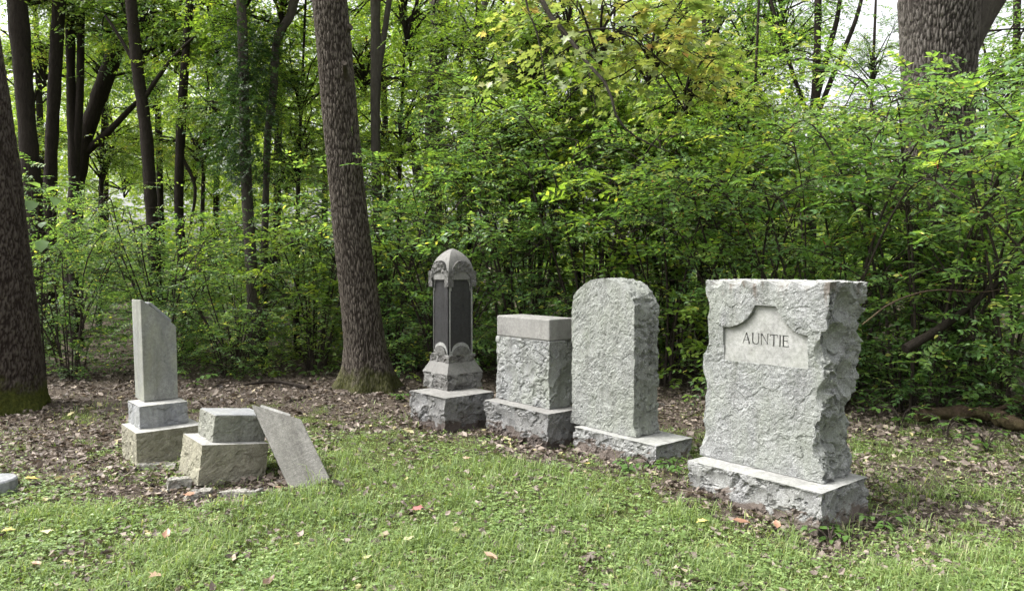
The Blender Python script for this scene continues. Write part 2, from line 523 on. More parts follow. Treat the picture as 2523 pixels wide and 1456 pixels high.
M['lf_far'] = leaf_mat('sunlit_far_wood_leaf', [(0.0, (0.098, 0.164, 0.039)), (0.5, (0.239, 0.341, 0.069)), (1.0, (0.421, 0.491, 0.117))], trans=0.5, objvar=0)  # brighter leaf colours stand in for sunlight on the far wood
M['lf_maple'] = leaf_mat('yellowing_maple_leaf', [(0.0, (0.140, 0.210, 0.060)), (0.45, (0.270, 0.326, 0.090)), (0.78, (0.454, 0.420, 0.135)), (0.93, (0.540, 0.399, 0.180)), (1.0, (0.540, 0.273, 0.180))], trans=0.5, tgain=(1.4, 1.35, 0.9), objvar=0)
M['lf_ivy'] = leaf_mat('dark_ivy_leaf', [(0.0, (0.014, 0.037, 0.011)), (0.6, (0.037, 0.083, 0.021)), (1.0, (0.081, 0.138, 0.034))], trans=0.3)
M['lf_pale'] = leaf_mat('pale_sapling_leaf', [(0.0, (0.16, 0.28, 0.11)), (1.0, (0.27, 0.42, 0.17))], trans=0.4, objvar=0.1)
M['lf_herb'] = leaf_mat('ground_herb_leaf', [(0.0, (0.034, 0.081, 0.023)), (0.6, (0.086, 0.161, 0.040)), (1.0, (0.172, 0.241, 0.057))], trans=0.4, objvar=0.1)
M['grass'] = leaf_mat('grass_blade', [(0.0, (0.077, 0.124, 0.038)), (0.35, (0.152, 0.224, 0.068)), (0.7, (0.239, 0.317, 0.113)), (0.9, (0.341, 0.387, 0.186)), (1.0, (0.366, 0.357, 0.192))], trans=0.35, objvar=0, rough=0.5)
M['clover'] = leaf_mat('clover_leaf', [(0.0, (0.102, 0.169, 0.051)), (0.6, (0.181, 0.266, 0.085)), (1.0, (0.305, 0.384, 0.147))], trans=0.35, objvar=0)
M['litter'] = leaf_mat('dead_leaf', [(0.0, (0.036, 0.029, 0.023)), (0.3, (0.100, 0.080, 0.065)), (0.6, (0.200, 0.163, 0.136)), (0.85, (0.34, 0.285, 0.24)), (0.95, (0.38, 0.32, 0.22)), (1.0, (0.40, 0.36, 0.19))], trans=0.12, tgain=(1.1, 1, 0.8), objvar=0, rough=0.6, spec=0.3)
def plain_leaf(name, col): return leaf_mat(name, [(0.0, tuple(k * 0.8 for k in col)), (1.0, tuple(k * 1.15 for k in col))], trans=0.2, tgain=(1.1, 1.0, 0.8), objvar=0.0)
M['leaf_red'] = plain_leaf('red_fallen_leaf', (0.38, 0.15, 0.145))
M['leaf_yellow'] = plain_leaf('yellow_fallen_leaf', (0.62, 0.50, 0.17))
M['leaf_tan'] = plain_leaf('tan_fallen_leaf', (0.48, 0.33, 0.24))
M['leaf_orange'] = plain_leaf('orange_fallen_leaf', (0.34, 0.19, 0.125))
M['leaf_cream'] = plain_leaf('cream_fallen_leaf', (0.60, 0.55, 0.34))
M['leaf_brown'] = plain_leaf('brown_fallen_leaf', (0.16, 0.10, 0.075))
m, nt, out = new_mat('red_berry')
b = N(nt, 'ShaderNodeBsdfPrincipled'); b.inputs['Base Color'].default_value = (0.38, 0.02, 0.02, 1); b.inputs['Roughness'].default_value = 0.3
nt.links.new(b.outputs[0], out.inputs[0]); M['berry'] = m

def ground_mat():
    m, nt, out = new_mat('soil_and_moss')
    tc = N(nt, 'ShaderNodeTexCoord'); o = tc.outputs['Object']
    r = ramp(nt, [(0.25, (0.034, 0.026, 0.020)), (0.5, (0.082, 0.065, 0.051)), (0.75, (0.15, 0.122, 0.098))])
    nt.links.new(noise(nt, o, 14, 6, 0.7), r.inputs[0])
    mg = ramp(nt, [(0.3, (0.035, 0.048, 0.013)), (0.7, (0.095, 0.115, 0.026))])
    nt.links.new(noise(nt, o, 40, 4, 0.7), mg.inputs[0])
    at_ = N(nt, 'ShaderNodeAttribute'); at_.attribute_name = 'tint'
    ad = N(nt, 'ShaderNodeMath', operation='MULTIPLY_ADD'); ad.inputs[1].default_value = 0.5
    nt.links.new(noise(nt, o, 3.5, 5, 0.65), ad.inputs[0]); 
    ml = N(nt, 'ShaderNodeMath', operation='MULTIPLY'); ml.inputs[1].default_value = 0.5
    nt.links.new(at_.outputs['Fac'], ml.inputs[0]); nt.links.new(ml.outputs[0], ad.inputs[2])
    rp = ramp(nt, [(0.44, (0, 0, 0)), (0.60, (0.85, 0.85, 0.85))])
    nt.links.new(ad.outputs[0], rp.inputs[0])
    c = mixc(nt, rp.outputs[0], r.outputs[0], mg.outputs[0])
    p = N(nt, 'ShaderNodeBsdfPrincipled'); p.inputs['Roughness'].default_value = 0.95; p.inputs['Specular IOR Level'].default_value = 0.15
    nt.links.new(c, p.inputs['Base Color'])
    bm = N(nt, 'ShaderNodeBump'); bm.inputs['Strength'].default_value = 0.8; bm.inputs['Distance'].default_value = 0.03
    nt.links.new(noise(nt, o, 60, 6, 0.75), bm.inputs['Height'])
    nt.links.new(bm.outputs[0], p.inputs['Normal'])
    nt.links.new(p.outputs[0], out.inputs[0])
    return m
M['soil'] = ground_mat()

# ------------------------------------------------------------------ ground
def grassiness(x, y):
    """0..1: lawn in front, thinning to bare leaf-strewn soil at the wood's edge"""
    x = np.asarray(x, float); y = np.asarray(y, float)
    n = fbm2(x, y, 1.1, 5, 4)
    n2 = fbm2(x, y, 3.2, 9, 3)
    edge = 7.0 - 0.05 * x + 0.9 * n + 0.3 * n2
    g = 1 - sstep(edge - 1.6, edge + 1.5, y)
    px, py = to_px(x, y, 0.0)
    # leaf-strewn patch at the left
    l = np.exp(-(((px - 150) / 260) ** 2 + ((py - 1120) / 95) ** 2))
    g = g * (1 - 0.8 * l)
    # bare earth strip along the front of the big stones
    def band(x0, y0, x1, y1, w):
        dx, dy = x1 - x0, y1 - y0
        t = np.clip(((x - x0) * dx + (y - y0) * dy) / (dx * dx + dy * dy), 0, 1)
        d = np.hypot(x - x0 - t * dx, y - y0 - t * dy)
        return np.exp(-(d / w) ** 2)
    b = band(1.75, 4.15, 1.15, 5.0, 0.22) + band(1.05, 5.5, 0.2, 6.3, 0.28) + band(-2.75, 5.1, -1.9, 5.05, 0.22)
    b = b + 1.2 * band(2.2, 4.45, 2.9, 4.55, 0.32) + 0.8 * band(2.6, 5.4, 3.6, 5.6, 0.7)
    b = b + 2.0 * band(-1.85, 5.36, -1.60, 5.36, 0.2)
    g = g * (1 - np.clip(b * (0.85 + 0.5 * n2), 0, 0.97))
    # green tufts left of the tall monument
    g = np.maximum(g, 0.9 * np.exp(-(((px - 880) / 110) ** 2 + ((py - 1095) / 45) ** 2)))
    g = np.maximum(g, 0.7 * np.clip(n2 * 2.4 + 0.1, 0, 1) * (1 - sstep(7.8, 9.6, y)))
    return np.clip(g, 0, 1)

def gh(x, y):
    x = np.atleast_1d(np.asarray(x, float)); y = np.atleast_1d(np.asarray(y, float))
    h = 0.018 * fbm2(x, y, 0.45, 31, 2) + 0.012 * fbm2(x, y, 3.0, 33, 3) - 0.012
    h = h - 0.035 * np.exp(-(((x + 2.0) / 0.5) ** 2 + ((y - 5.15) / 0.35) ** 2)) - 0.03 * np.exp(-(((x - 1.85) / 0.4) ** 2 + ((y - 4.2) / 0.4) ** 2))
    # soil rises behind the big inscribed stone and round the mossy trunk feet
    h = h + 0.07 * np.exp(-(((x - 1.15) / 0.55) ** 2 + ((y - 5.15) / 0.45) ** 2))
    h = h + 0.06 * np.exp(-(((x + 1.95) / 0.7) ** 2 + ((y - 9.2) / 0.7) ** 2))
    h = h + 0.02 * sstep(9, 20, y) * (y - 9)
    return h

def gz(x, y): return float(gh(x, y)[0])

def build_ground():
    xs = np.concatenate([np.linspace(-70, -9, 30), np.linspace(-8.8, 8.8, 250), np.linspace(9, 70, 30)])
    ys = np.concatenate([np.linspace(-20, 2.2, 16), np.linspace(2.3, 12.5, 200), np.linspace(12.8, 90, 40)])
    X, Y = np.meshgrid(xs, ys)
    x, y = X.ravel(), Y.ravel()
    near = (np.abs(x) < 10) & (y < 14)
    z = gh(x, y) + 0.008 * fbm2(x, y, 14, 40, 2)
    nx, ny = len(xs), len(ys)
    i = np.arange(ny - 1)[:, None] * nx; j = np.arange(nx - 1)[None, :]
    F = np.stack([i + j, i + j + 1, i + nx + j + 1, i + nx + j], -1).reshape(-1, 4)
    tint = np.where(near, grassiness(x, np.maximum(y, 0.5)), np.where(y < 3, 0.8, 0.1))
    me = npmesh('ground', np.stack([x, y, z], 1), F, M['soil'], True, tint)
    tag(link('ground', me), 'leaf strewn soil with moss and thin turf', kind='structure')
build_ground()

# ------------------------------------------------------------------ rock-faced stone blocks
def box_grid(lx, ly, lz, res, bottom=False):
    """box from z=0 to lz centred in x and y, as face grids"""
    hx, hy = lx / 2, ly / 2
    out = []
    def face(o, a, b):
        o, a, b = map(np.array, (o, a, b))
        na = max(1, int(round(np.linalg.norm(a) / res))); nb = max(1, int(round(np.linalg.norm(b) / res)))
        s, t = np.meshgrid(np.linspace(0, 1, na + 1), np.linspace(0, 1, nb + 1))
        V = o + s.ravel()[:, None] * a + t.ravel()[:, None] * b
        i = np.arange(nb)[:, None] * (na + 1); j = np.arange(na)[None, :]
        Fq = np.stack([i + j, i + j + 1, i + na + 2 + j, i + na + 1 + j], -1).reshape(-1, 4)
        return V, Fq
    out.append(face((-hx, -hy, 0.), (lx, 0., 0.), (0., 0., lz)))
    out.append(face((hx, -hy, 0.), (0., ly, 0.), (0., 0., lz)))
    out.append(face((hx, hy, 0.), (-lx, 0., 0.), (0., 0., lz)))
    out.append(face((-hx, hy, 0.), (0., -ly, 0.), (0., 0., lz)))
    out.append(face((-hx, -hy, lz), (lx, 0., 0.), (0., ly, 0.)))
    out.append(face((-hx, hy, 0.), (lx, 0., 0.), (0., -ly, 0.)))
    return out      # front, right, back, left, top, bottom

def carve(V, W, scoops):
    """push points that lie inside a scoop sphere inward along W until they reach its far side"""
    for c, r in scoops:
        d = V - c
        dd = (d * d).sum(1)
        k = dd < r * r
        if not k.any(): continue
        w = W[k]; dk = d[k]
        bq = (dk * w).sum(1)
        t = -bq + np.sqrt(np.maximum(bq * bq - dd[k] + r * r, 0))
        V[k] += w * np.minimum(t, 0.12)[:, None]
    return V

def rock_block(lx, ly, lz, seed, res=0.012, amp=0.012, scoop_n=40, scoop_r=(0.05, 0.16), depth=(0.004, 0.02),
               rough=(1, 1, 1, 1), top_rough=0.0, top_margin=0.018, extra=(), warp=None, edge_margin=0.012, fscale=9.0, post=None, facets=1.0):
    rng = np.random.RandomState(seed)
    hx, hy = lx / 2, ly / 2
    sc = list(extra)
    for _ in range(scoop_n):
        f = rng.choice(4, p=np.array(rough, float) / sum(rough))
        r = rng.uniform(*scoop_r) * 2.0; dp = rng.uniform(*depth) * rough[f] * 0.75
        a = rng.uniform(-1, 1); z = rng.uniform(0, 1) * lz
        off = r - dp
        c = [(a * hx, -hy - off, z), (hx + off, a * hy, z), (a * hx, hy + off, z), (-hx - off, a * hy, z)][f]
        sc.append((np.array(c), r))
    faces = box_grid(lx, ly, lz, res)
    MBs = []
    V = np.concatenate([f[0] for f in faces])
    P0 = V.copy()
    tx, ty = V[:, 0] / hx, V[:, 1] / hy
    tz = np.clip(2 * V[:, 2] / lz - 1, -1, 1)
    wx = np.sign(tx) * np.abs(tx) ** 10; wy = np.sign(ty) * np.abs(ty) ** 10
    wz = np.where(tz > 0, tz ** 20, 0)
    # margins: rock face fades out near the sawn top and a little at the arrises
    mz = sstep(0.0, top_margin + 1e-6, lz - V[:, 2]) if top_margin > 0 else np.ones(len(V))
    if top_rough > 0: mz = np.maximum(mz, top_rough)
    W = -np.stack([wx, wy, wz * (top_rough > 0)], 1)
    ln = np.linalg.norm(W, axis=1)
    W = W / np.maximum(ln, 1e-6)[:, None]
    W[ln < 0.2] = 0
    C = V.copy()
    n1 = fbm(P0 * fscale + seed * 3.1, seed, 5, 0.58)
    n2 = fbm(P0 * fscale * 5 + seed * 1.7, seed + 50, 3, 0.6)
    rf = np.where(np.abs(tx) > np.abs(ty), np.where(tx > 0, rough[1], rough[3]), np.where(ty > 0, rough[2], rough[0]))
    fc1 = facet(P0 * np.array([1, 1, 1.25]) + seed, 9.0 if fscale < 12 else 13.0, seed + 200, 0.30, amp * 0.8)
    fc2 = facet(P0 + seed, 26.0 if fscale < 12 else 32.0, seed + 300, 0.45, amp * 0.22)
    fa = facets if isinstance(facets, tuple) else (facets,) * 4
    ff = np.where(np.abs(tx) > np.abs(ty), np.where(tx > 0, fa[1], fa[3]), np.where(ty > 0, fa[2], fa[0]))
    disp = (n1 * amp * 0.6 + n2 * amp * 0.85 + ff * (fc1 + fc2)) * rf
    disp = np.minimum(disp, amp * 0.7)
    C = C - W * disp[:, None] * mz[:, None]
    C2 = carve(C.copy(), W, sc)
    C = C + (C2 - C) * np.maximum(mz, 0.25 if top_margin > 0 else 1)[:, None]
    if top_rough > 0:
        C[:, 2] += wz * top_rough * amp * 0.8 * fbm(P0 * fscale * 1.5, seed + 9, 4)
    if warp is not None: C = warp(C, P0)
    if post is not None: C = post(C, P0, tx, ty, tz)
    out, n = [], 0
    for k, f in enumerate(faces):
        out.append((C[n:n + len(f[0])], f[1])); n += len(f[0])
    return out

def block_mesh(name, faces, mat_side, mat_top=None):
    mb_V, mb_F, mi, n = [], [], [], 0
    for k, (V, F) in enumerate(faces):
        mb_V.append(V); mb_F.append(F + n); n += len(V)
        mi.append(np.full(len(F), 1 if (k == 4 and mat_top is not None) else 0))
    return npmesh(name, np.concatenate(mb_V), np.concatenate(mb_F), [mat_side] + ([mat_top] if mat_top else []), False,
                  None, np.concatenate(mi))

YAW = R(-51)
def corner_loc(cx, cy, lx, ly, yaw=YAW):
    """centre of a block whose near corner (+x,-y) stands at cx, cy"""
    a = Matrix.Rotation(yaw, 2) @ Vector((lx / 2, -ly / 2))
    return Vector((cx - a.x, cy - a.y))

def local(root, wx, wy, yaw=YAW):
    v = Matrix.Rotation(-yaw, 2) @ Vector((wx - root.x, wy - root.y))
    return v

def shade_flat_fix(o): return o

# ---------- D: the large inscribed stone
DBX, DBY, DBZ = 0.965, 0.558, 0.235
p = corner_loc(1.81, 4.30, DBX, DBY)
D = thing('gravestone', 'largest rough grey granite gravestone with a smooth panel reading AUNTIE', 'gravestone', (p.x, p.y, 0), (0, 0, YAW), 'gravestones')
f = rock_block(DBX, DBY, DBZ + 0.08, 11, 0.0085, 0.011, 60, (0.03, 0.12), (0.006, 0.026), rough=(1, 1.5, 1, 1), top_margin=0.02)
o = link('base', block_mesh('rock_faced_base', f, M['granite_base'], M['granite_smooth']), D, (0, 0, -0.08))

DX, DY, DZ = 0.872, 0.40, 1.225
q = corner_loc(1.88, 4.50, DX, DY)
lc = local(p, q.x, q.y)
hx, hy = DX / 2, DY / 2
def Sx(s): return hx - s                      # s measured from the near arris along the front
PANEL = [(Sx(0.691), 0.923), (Sx(0.087), 0.923), (Sx(0.086), 1.126), (Sx(0.132), 1.137), (Sx(0.178), 1.158), (Sx(0.215), 1.184), (Sx(0.247), 1.214),
         (Sx(0.274), 1.25), (Sx(0.302), 1.302), (Sx(0.45), 1.302), (Sx(0.472), 1.25), (Sx(0.50), 1.217), (Sx(0.535), 1.188), (Sx(0.585), 1.162), (Sx(0.64), 1.147), (Sx(0.691), 1.141)]
PANEL = [(x, z - DBZ) for x, z in PANEL]
def in_poly(x, z, poly):
    c = np.zeros(len(x), bool)
    n = len(poly)
    for i in range(n):
        x0, z0 = poly[i]; x1, z1 = poly[(i + 1) % n]
        if z0 == z1: continue
        k = ((z0 > z) != (z1 > z)) & (x < (x1 - x0) * (z - z0) / (z1 - z0) + x0)
        c ^= k
    return c
def die_post(C, P0, tx, ty, tz):
    x, y, z = P0[:, 0], P0[:, 1], P0[:, 2]
    # the stone narrows a little towards the top and its sides roll in slow waves
    wl = 0.020 * np.sin(z * 11.0 + 0.6) + 0.016 * fbm(np.stack([z * 5, y * 3, z * 0], 1), 71, 3)
    wr = 0.016 * np.sin(z * 9.0 + 2.2) + 0.014 * fbm(np.stack([z * 6, y * 4, z * 0 + 4], 1), 77, 3)
    k = np.abs(tx) ** 4
    C[:, 0] += np.where(tx < 0, -wl, wr) * k
    C[:, 0] += np.where(tx < 0, 1, 0) * k * 0.055 * sstep(0.25, 1.2, z)
    C[:, 0] += np.where(tx > 0, 1, 0) * k * 0.050 * sstep(0.35, 1.2, z)
    C[:, 1] += np.where(ty > 0, 1, 0) * np.abs(ty) ** 4 * 0.03 * sstep(0.35, 1.2, z)
    rs = np.where(tx > 0, 1, 0) * np.abs(tx) ** 8
    C[:, 0] += rs * (0.012 * fbm(P0 * 11, 88, 4) + 0.9 * facet(P0, 13, 91, 0.35, 0.010))
    fr = (ty < -0.999)
    ins = fr & in_poly(C[:, 0], C[:, 2], PANEL)
    # rock proud of the sunk panel, more so above it
    proud = 0.026 * np.exp(-np.maximum(0.0, 0.10 - np.abs(z - 0.98)) * 0) * sstep(0.62, 0.95, z)
    C[:, 1] -= np.where(fr & ~ins, proud, 0)
    C[ins, 1] = -hy + 0.016
    # top slopes: level sawn top
    return C
Dsc = [
    (np.array((hx + 0.066, -hy + 0.15, 1.09)), 0.130), (np.array((hx + 0.094, -hy + 0.10, 0.86)), 0.155), (np.array((hx + 0.054, -hy - 0.07, 0.80)), 0.135),
    (np.array((hx + 0.064, -hy - 0.03, 0.55)), 0.115), (np.array((hx + 0.124, 0.05, 0.62)), 0.175), (np.array((hx + 0.094, hy + 0.04, 0.92)), 0.125),
    (np.array((hx + 0.084, hy + 0.03, 0.70)), 0.115), (np.array((hx + 0.084, hy + 0.02, 0.42)), 0.135), (np.array((hx + 0.114, -0.05, 0.28)), 0.165),
    (np.array((hx + 0.064, hy + 0.02, 0.2)), 0.105), (np.array((hx + 0.094, -hy - 0.05, 0.20)), 0.145), (np.array((hx - 0.12, -hy - 0.05, 1.25)), 0.085),
    (np.array((hx - 0.28, -hy - 0.085, 1.25)), 0.12), (np.array((hx - 0.46, -hy - 0.075, 1.26)), 0.10), (np.array((hx - 0.62, -hy - 0.075, 1.25)), 0.11),
    (np.array((hx - 0.76, -hy - 0.05, 1.24)), 0.08), (np.array((-hx - 0.08, -hy - 0.04, 1.05)), 0.11), (np.array((-hx - 0.12, -hy - 0.02, 0.80)), 0.15),
    (np.array((-hx - 0.12, -hy - 0.03, 0.50)), 0.145), (np.array((-hx - 0.06, -hy - 0.08, 0.14)), 0.14), (np.array((-hx + 0.05, -hy - 0.15, 0.08)), 0.165),
]
f = rock_block(DX, DY, DZ, 5, 0.0068, 0.0115, 26, (0.05, 0.15), (0.004, 0.013), rough=(0.5, 1.35, 1, 1), top_rough=0.12, top_margin=0.0, extra=Dsc, fscale=10, post=die_post, facets=(0.30, 0.7, 0.5, 0.5))
die = link('tablet', block_mesh('rock_faced_tablet', f, M['granite_inscribed'], M['granite_smooth']), D, (lc.x, lc.y, DBZ + 0.004))
die['label'] = 'rough hewn upright granite block with scooped edges'

LET = {
 'A': (0.80, [[(0, 0), (-0.03, -0.0), (0.15, 0.0), (0.09, 0.03), (0.20, 0.30), (0.55, 0.30), (0.64, 0.03), (0.58, 0), (0.86, 0), (0.80, 0.03), (0.46, 1.02), (0.38, 1.02), (0.03, 0.03)],
              [(0.23, 0.36), (0.53, 0.36), (0.385, 0.80)]]),
 'U': (0.70, [[(-0.06, 1), (-0.06, 0.97), (0, 0.95), (0, .32), (.03, .16), (.12, .04), (.27, -.02), (.42, -.02), (.57, .04), (.65, .15), (.68, .3), (.68, 0.95), (.74, .97), (.74, 1), (.52, 1), (.52, .97), (.60, .95), (.60, .32), (.57, .18), (.5, .1), (.4, .065), (.32, .065), (.22, .11), (.15, .2), (.13, .32), (.13, .95), (.19, .97), (.19, 1)]]),
 'N': (0.72, [[(-.06, 0), (-.06, .03), (0, .05), (0, .95), (-.06, .97), (-.06, 1), (.14, 1), (.62, .24), (.62, .95), (.55, .97), (.55, 1), (.77, 1), (.77, .97), (.70, .95), (.70, 0), (.61, 0), (.085, .82), (.085, .05), (.15, .03), (.15, 0)]]),
 'T': (0.70, [[(0, .78), (0, 1), (.7, 1), (.7, .78), (.66, .78), (.64, .92), (.415, .92), (.415, .05), (.5, .03), (.5, 0), (.2, 0), (.2, .03), (.285, .05), (.285, .92), (.06, .92), (.04, .78)]]),
 'I': (0.13, [[(-.07, 0), (-.07, .03), (0, .05), (0, .95), (-.07, .97), (-.07, 1), (.2, 1), (.2, .97), (.13, .95), (.13, .05), (.2, .03), (.2, 0)]]),
 'E': (0.56, [[(-.06, 0), (-.06, .03), (0, .05), (0, .95), (-.06, .97), (-.06, 1), (.54, 1), (.54, .82), (.50, .82), (.48, .92), (.13, .92), (.13, .55), (.40, .55), (.41, .62), (.45, .62), (.45, .38), (.41, .38), (.40, .47), (.13, .47), (.13, .08), (.50, .08), (.52, .2), (.56, .2), (.56, 0)]]),
}
def curve_mesh(name, loops, extrude, mat):
    cu = bpy.data.curves.new(name, 'CURVE')
    cu.dimensions = '2D'; cu.fill_mode = 'BOTH'; cu.extrude = extrude
    for lp in loops:
        sp = cu.splines.new('POLY')
        sp.points.add(len(lp) - 1)
        for pt, (x, y) in zip(sp.points, lp): pt.co = (x, y, 0, 1)
        sp.use_cyclic_u = True
    tmp = bpy.data.objects.new('tmp', cu)
    COL.objects.link(tmp)
    bpy.context.view_layer.update()
    me = bpy.data.meshes.new_from_object(tmp.evaluated_get(bpy.context.evaluated_depsgraph_get()))
    bpy.data.objects.remove(tmp); bpy.data.curves.remove(cu)
    me.name = name; me.materials.clear(); me.materials.append(mat)
    return me
word = 'AUNTIE'
gap = 0.17
tw = sum(LET[c][0] for c in word) + gap * (len(word) - 1)
x0, x1, zb, hh = Sx(0.556), Sx(0.221), 1.046 - DBZ, 0.074
sxw = (x1 - x0) / tw
cut, cur = [], 0.0
letter_loops = []
for c in word:
    w, loops = LET[c]
    lp = [[(x0 + (cur + a) * sxw, zb + b * hh) for a, b in l] for l in loops]
    letter_loops.append((c, lp)); cut += lp
    cur += w + gap
pm = curve_mesh('inscription_panel', [PANEL] + cut, 0.006, M['granite_smooth'])
o = link('inscription_panel', pm, die, (0, -hy + 0.006, 0), (R(90), 0, 0))
o['label'] = 'smooth sunk panel with stepped shoulders cut with the word AUNTIE'
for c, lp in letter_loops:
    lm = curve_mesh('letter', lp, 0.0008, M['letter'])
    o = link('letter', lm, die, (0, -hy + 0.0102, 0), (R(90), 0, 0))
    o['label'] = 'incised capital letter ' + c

# ---------- C: round-topped rough stone
CBX, CBY, CBZ = 0.906, 0.45, 0.19
p = corner_loc(1.10, 5.64, CBX, CBY)
C_ = thing('gravestone', 'tall rough green-grey gravestone with rounded top beside the stone reading AUNTIE', 'gravestone', (p.x, p.y, 0), (0, 0, YAW), 'gravestones')
f = rock_block(CBX, CBY, CBZ + 0.08, 21, 0.010, 0.011, 60, (0.03, 0.11), (0.005, 0.024), rough=(0.8, 1.5, 1, 1), top_margin=0.02)
link('base', block_mesh('rock_faced_base', f, M['granite_base'], M['granite_smooth']), C_, (0, 0, -0.08))
CX_, CY_, CZ_ = 0.72, 0.30, 1.11
q = corner_loc(0.975, 5.93, CX_, CY_)
lc = local(p, q.x, q.y)
def c_post(Cc, P0, tx, ty, tz):
    x, z = P0[:, 0], P0[:, 2]
    arch = 0.155 * (1 - np.abs(tx) ** 2.2) * sstep(0.55, 1.11, z)
    Cc[:, 2] += arch
    # flared foot and a shallow shoulder notch
    fl = 0.022 * (1 - sstep(0.0, 0.10, z))
    Cc[:, 0] += np.sign(tx) * np.abs(tx) ** 6 * fl
    sh = 0.018 * sstep(1.04, 1.10, z)
    Cc[:, 0] -= np.sign(tx) * np.abs(tx) ** 6 * sh
    return Cc
f = rock_block(CX_, CY_, CZ_, 23, 0.0095, 0.011, 70, (0.04, 0.12), (0.004, 0.016), rough=(0.6, 1.4, 1, 1), top_rough=0.3, top_margin=0.0, fscale=15, post=c_post, facets=(0.35, 0.9, 0.6, 0.6))
o = link('tablet', block_mesh('rough_round_topped_tablet', f, M['granite_green'], M['granite_green']), C_, (lc.x, lc.y, CBZ + 0.004))

# ---------- B: block with sawn cap
BBX, BBY, BBZ = 0.909, 0.43, 0.295
p = corner_loc(0.31, 6.35, BBX, BBY)
B_ = thing('gravestone', 'rough grey block gravestone with smooth pale flat cap next to the domed monument', 'gravestone', (p.x, p.y, 0), (0, 0, YAW), 'gravestones')
f = rock_block(BBX, BBY, BBZ + 0.08, 31, 0.011, 0.013, 50, (0.05, 0.16), (0.006, 0.03), rough=(1, 1.5, 1, 1), top_margin=0.02)
link('base', block_mesh('rock_faced_base', f, M['granite_dark'], M['warm_smooth']), B_, (0, 0, -0.08))
BX, BY, BZ = 0.762, 0.315, 0.60
q = corner_loc(0.33, 6.56, BX, BY)
lc = local(p, q.x, q.y)
f = rock_block(BX, BY, BZ, 33, 0.0095, 0.011, 45, (0.06, 0.18), (0.006, 0.028), rough=(0.8, 1.3, 1, 1), top_margin=0.02, fscale=8, facets=(0.65, 0.9, 0.6, 0.6))
link('tablet', block_mesh('rock_faced_tablet', f, M['granite'], M['granite_smooth']), B_, (lc.x, lc.y, BBZ + 0.004))
def bev_box(name, lx, ly, lz, mat, bev=0.008, seg=2):
    import bmesh
    bm = bmesh.new()
    bmesh.ops.create_cube(bm, size=1)
    bmesh.ops.scale(bm, vec=(lx, ly, lz), verts=bm.verts)
    bmesh.ops.translate(bm, vec=(0, 0, lz / 2), verts=bm.verts)
    bmesh.ops.bevel(bm, geom=bm.edges[:], offset=bev, segments=seg, affect='EDGES', profile=0.5)
    me = bpy.data.meshes.new(name)
    bm.to_mesh(me); bm.free()
    me.materials.append(mat)
    return me
link('cap', bev_box('sawn_cap', BX - 0.004, BY - 0.002, 0.195, M['warm_smooth'], 0.014, 3), B_, (lc.x, lc.y, BBZ + BZ + 0.006))['label'] = 'smooth pale sawn cap with rounded edge'

# ---------- A: domed gothic monument
ABX, ABZ = 0.60, 0.319
p = corner_loc(-0.64, 6.99, ABX, ABX, R(-50))
AY = R(-50)
A_ = thing('monument', 'domed gothic granite monument with dark arched panels on each side', 'monument', (p.x, p.y, 0), (0, 0, AY), 'gravestones')
f = rock_block(ABX, ABX, ABZ + 0.08, 41, 0.011, 0.012, 60, (0.04, 0.14), (0.006, 0.028), rough=(1, 1, 1, 1), top_margin=0.02)
link('base', block_mesh('rock_faced_base', f, M['granite_dark'], M['warm_smooth']), A_, (0, 0, -0.08))
q = corner_loc(-0.645, 7.39, 0.45, 0.45, AY)
lc = local(p, q.x, q.y, AY)
f = rock_block(0.45, 0.45, 0.16, 43, 0.009, 0.009, 50, (0.03, 0.09), (0.005, 0.02), top_margin=0.02)
PL = link('plinth', block_mesh('rock_faced_plinth', f, M['granite_warm'], M['warm_smooth']), A_, (lc.x, lc.y, ABZ + 0.003))
def frustum(name, w0, w1, h, mat):
    a, b = w0 / 2, w1 / 2
    V = [(-a, -a, 0), (a, -a, 0), (a, a, 0), (-a, a, 0), (-b, -b, h), (b, -b, h), (b, b, h), (-b, b, h)]
    F = [(0, 1, 5, 4), (1, 2, 6, 5), (2, 3, 7, 6), (3, 0, 4, 7), (4, 5, 6, 7), (3, 2, 1, 0)]
    return npmesh(name, V, F, mat)
link('wash', frustum('sloped_wash', 0.446, 0.335, 0.108, M['cap_grey']), A_, (lc.x, lc.y, ABZ + 0.163))
Z0 = ABZ + 0.271          # foot of the shaft
f = rock_block(0.335, 0.335, 0.075, 47, 0.007, 0.007, 30, (0.02, 0.06), (0.003, 0.012), top_margin=0.006)
link('collar', block_mesh('rock_faced_collar', f, M['granite_warm'], M['warm_smooth']), A_, (lc.x, lc.y, Z0))
SH = 0.296
link('shaft', bev_box('shaft_core', SH - 0.05, SH - 0.05, 0.80, M['warm_smooth'], 0.003, 1), A_, (lc.x, lc.y, Z0 + 0.072))

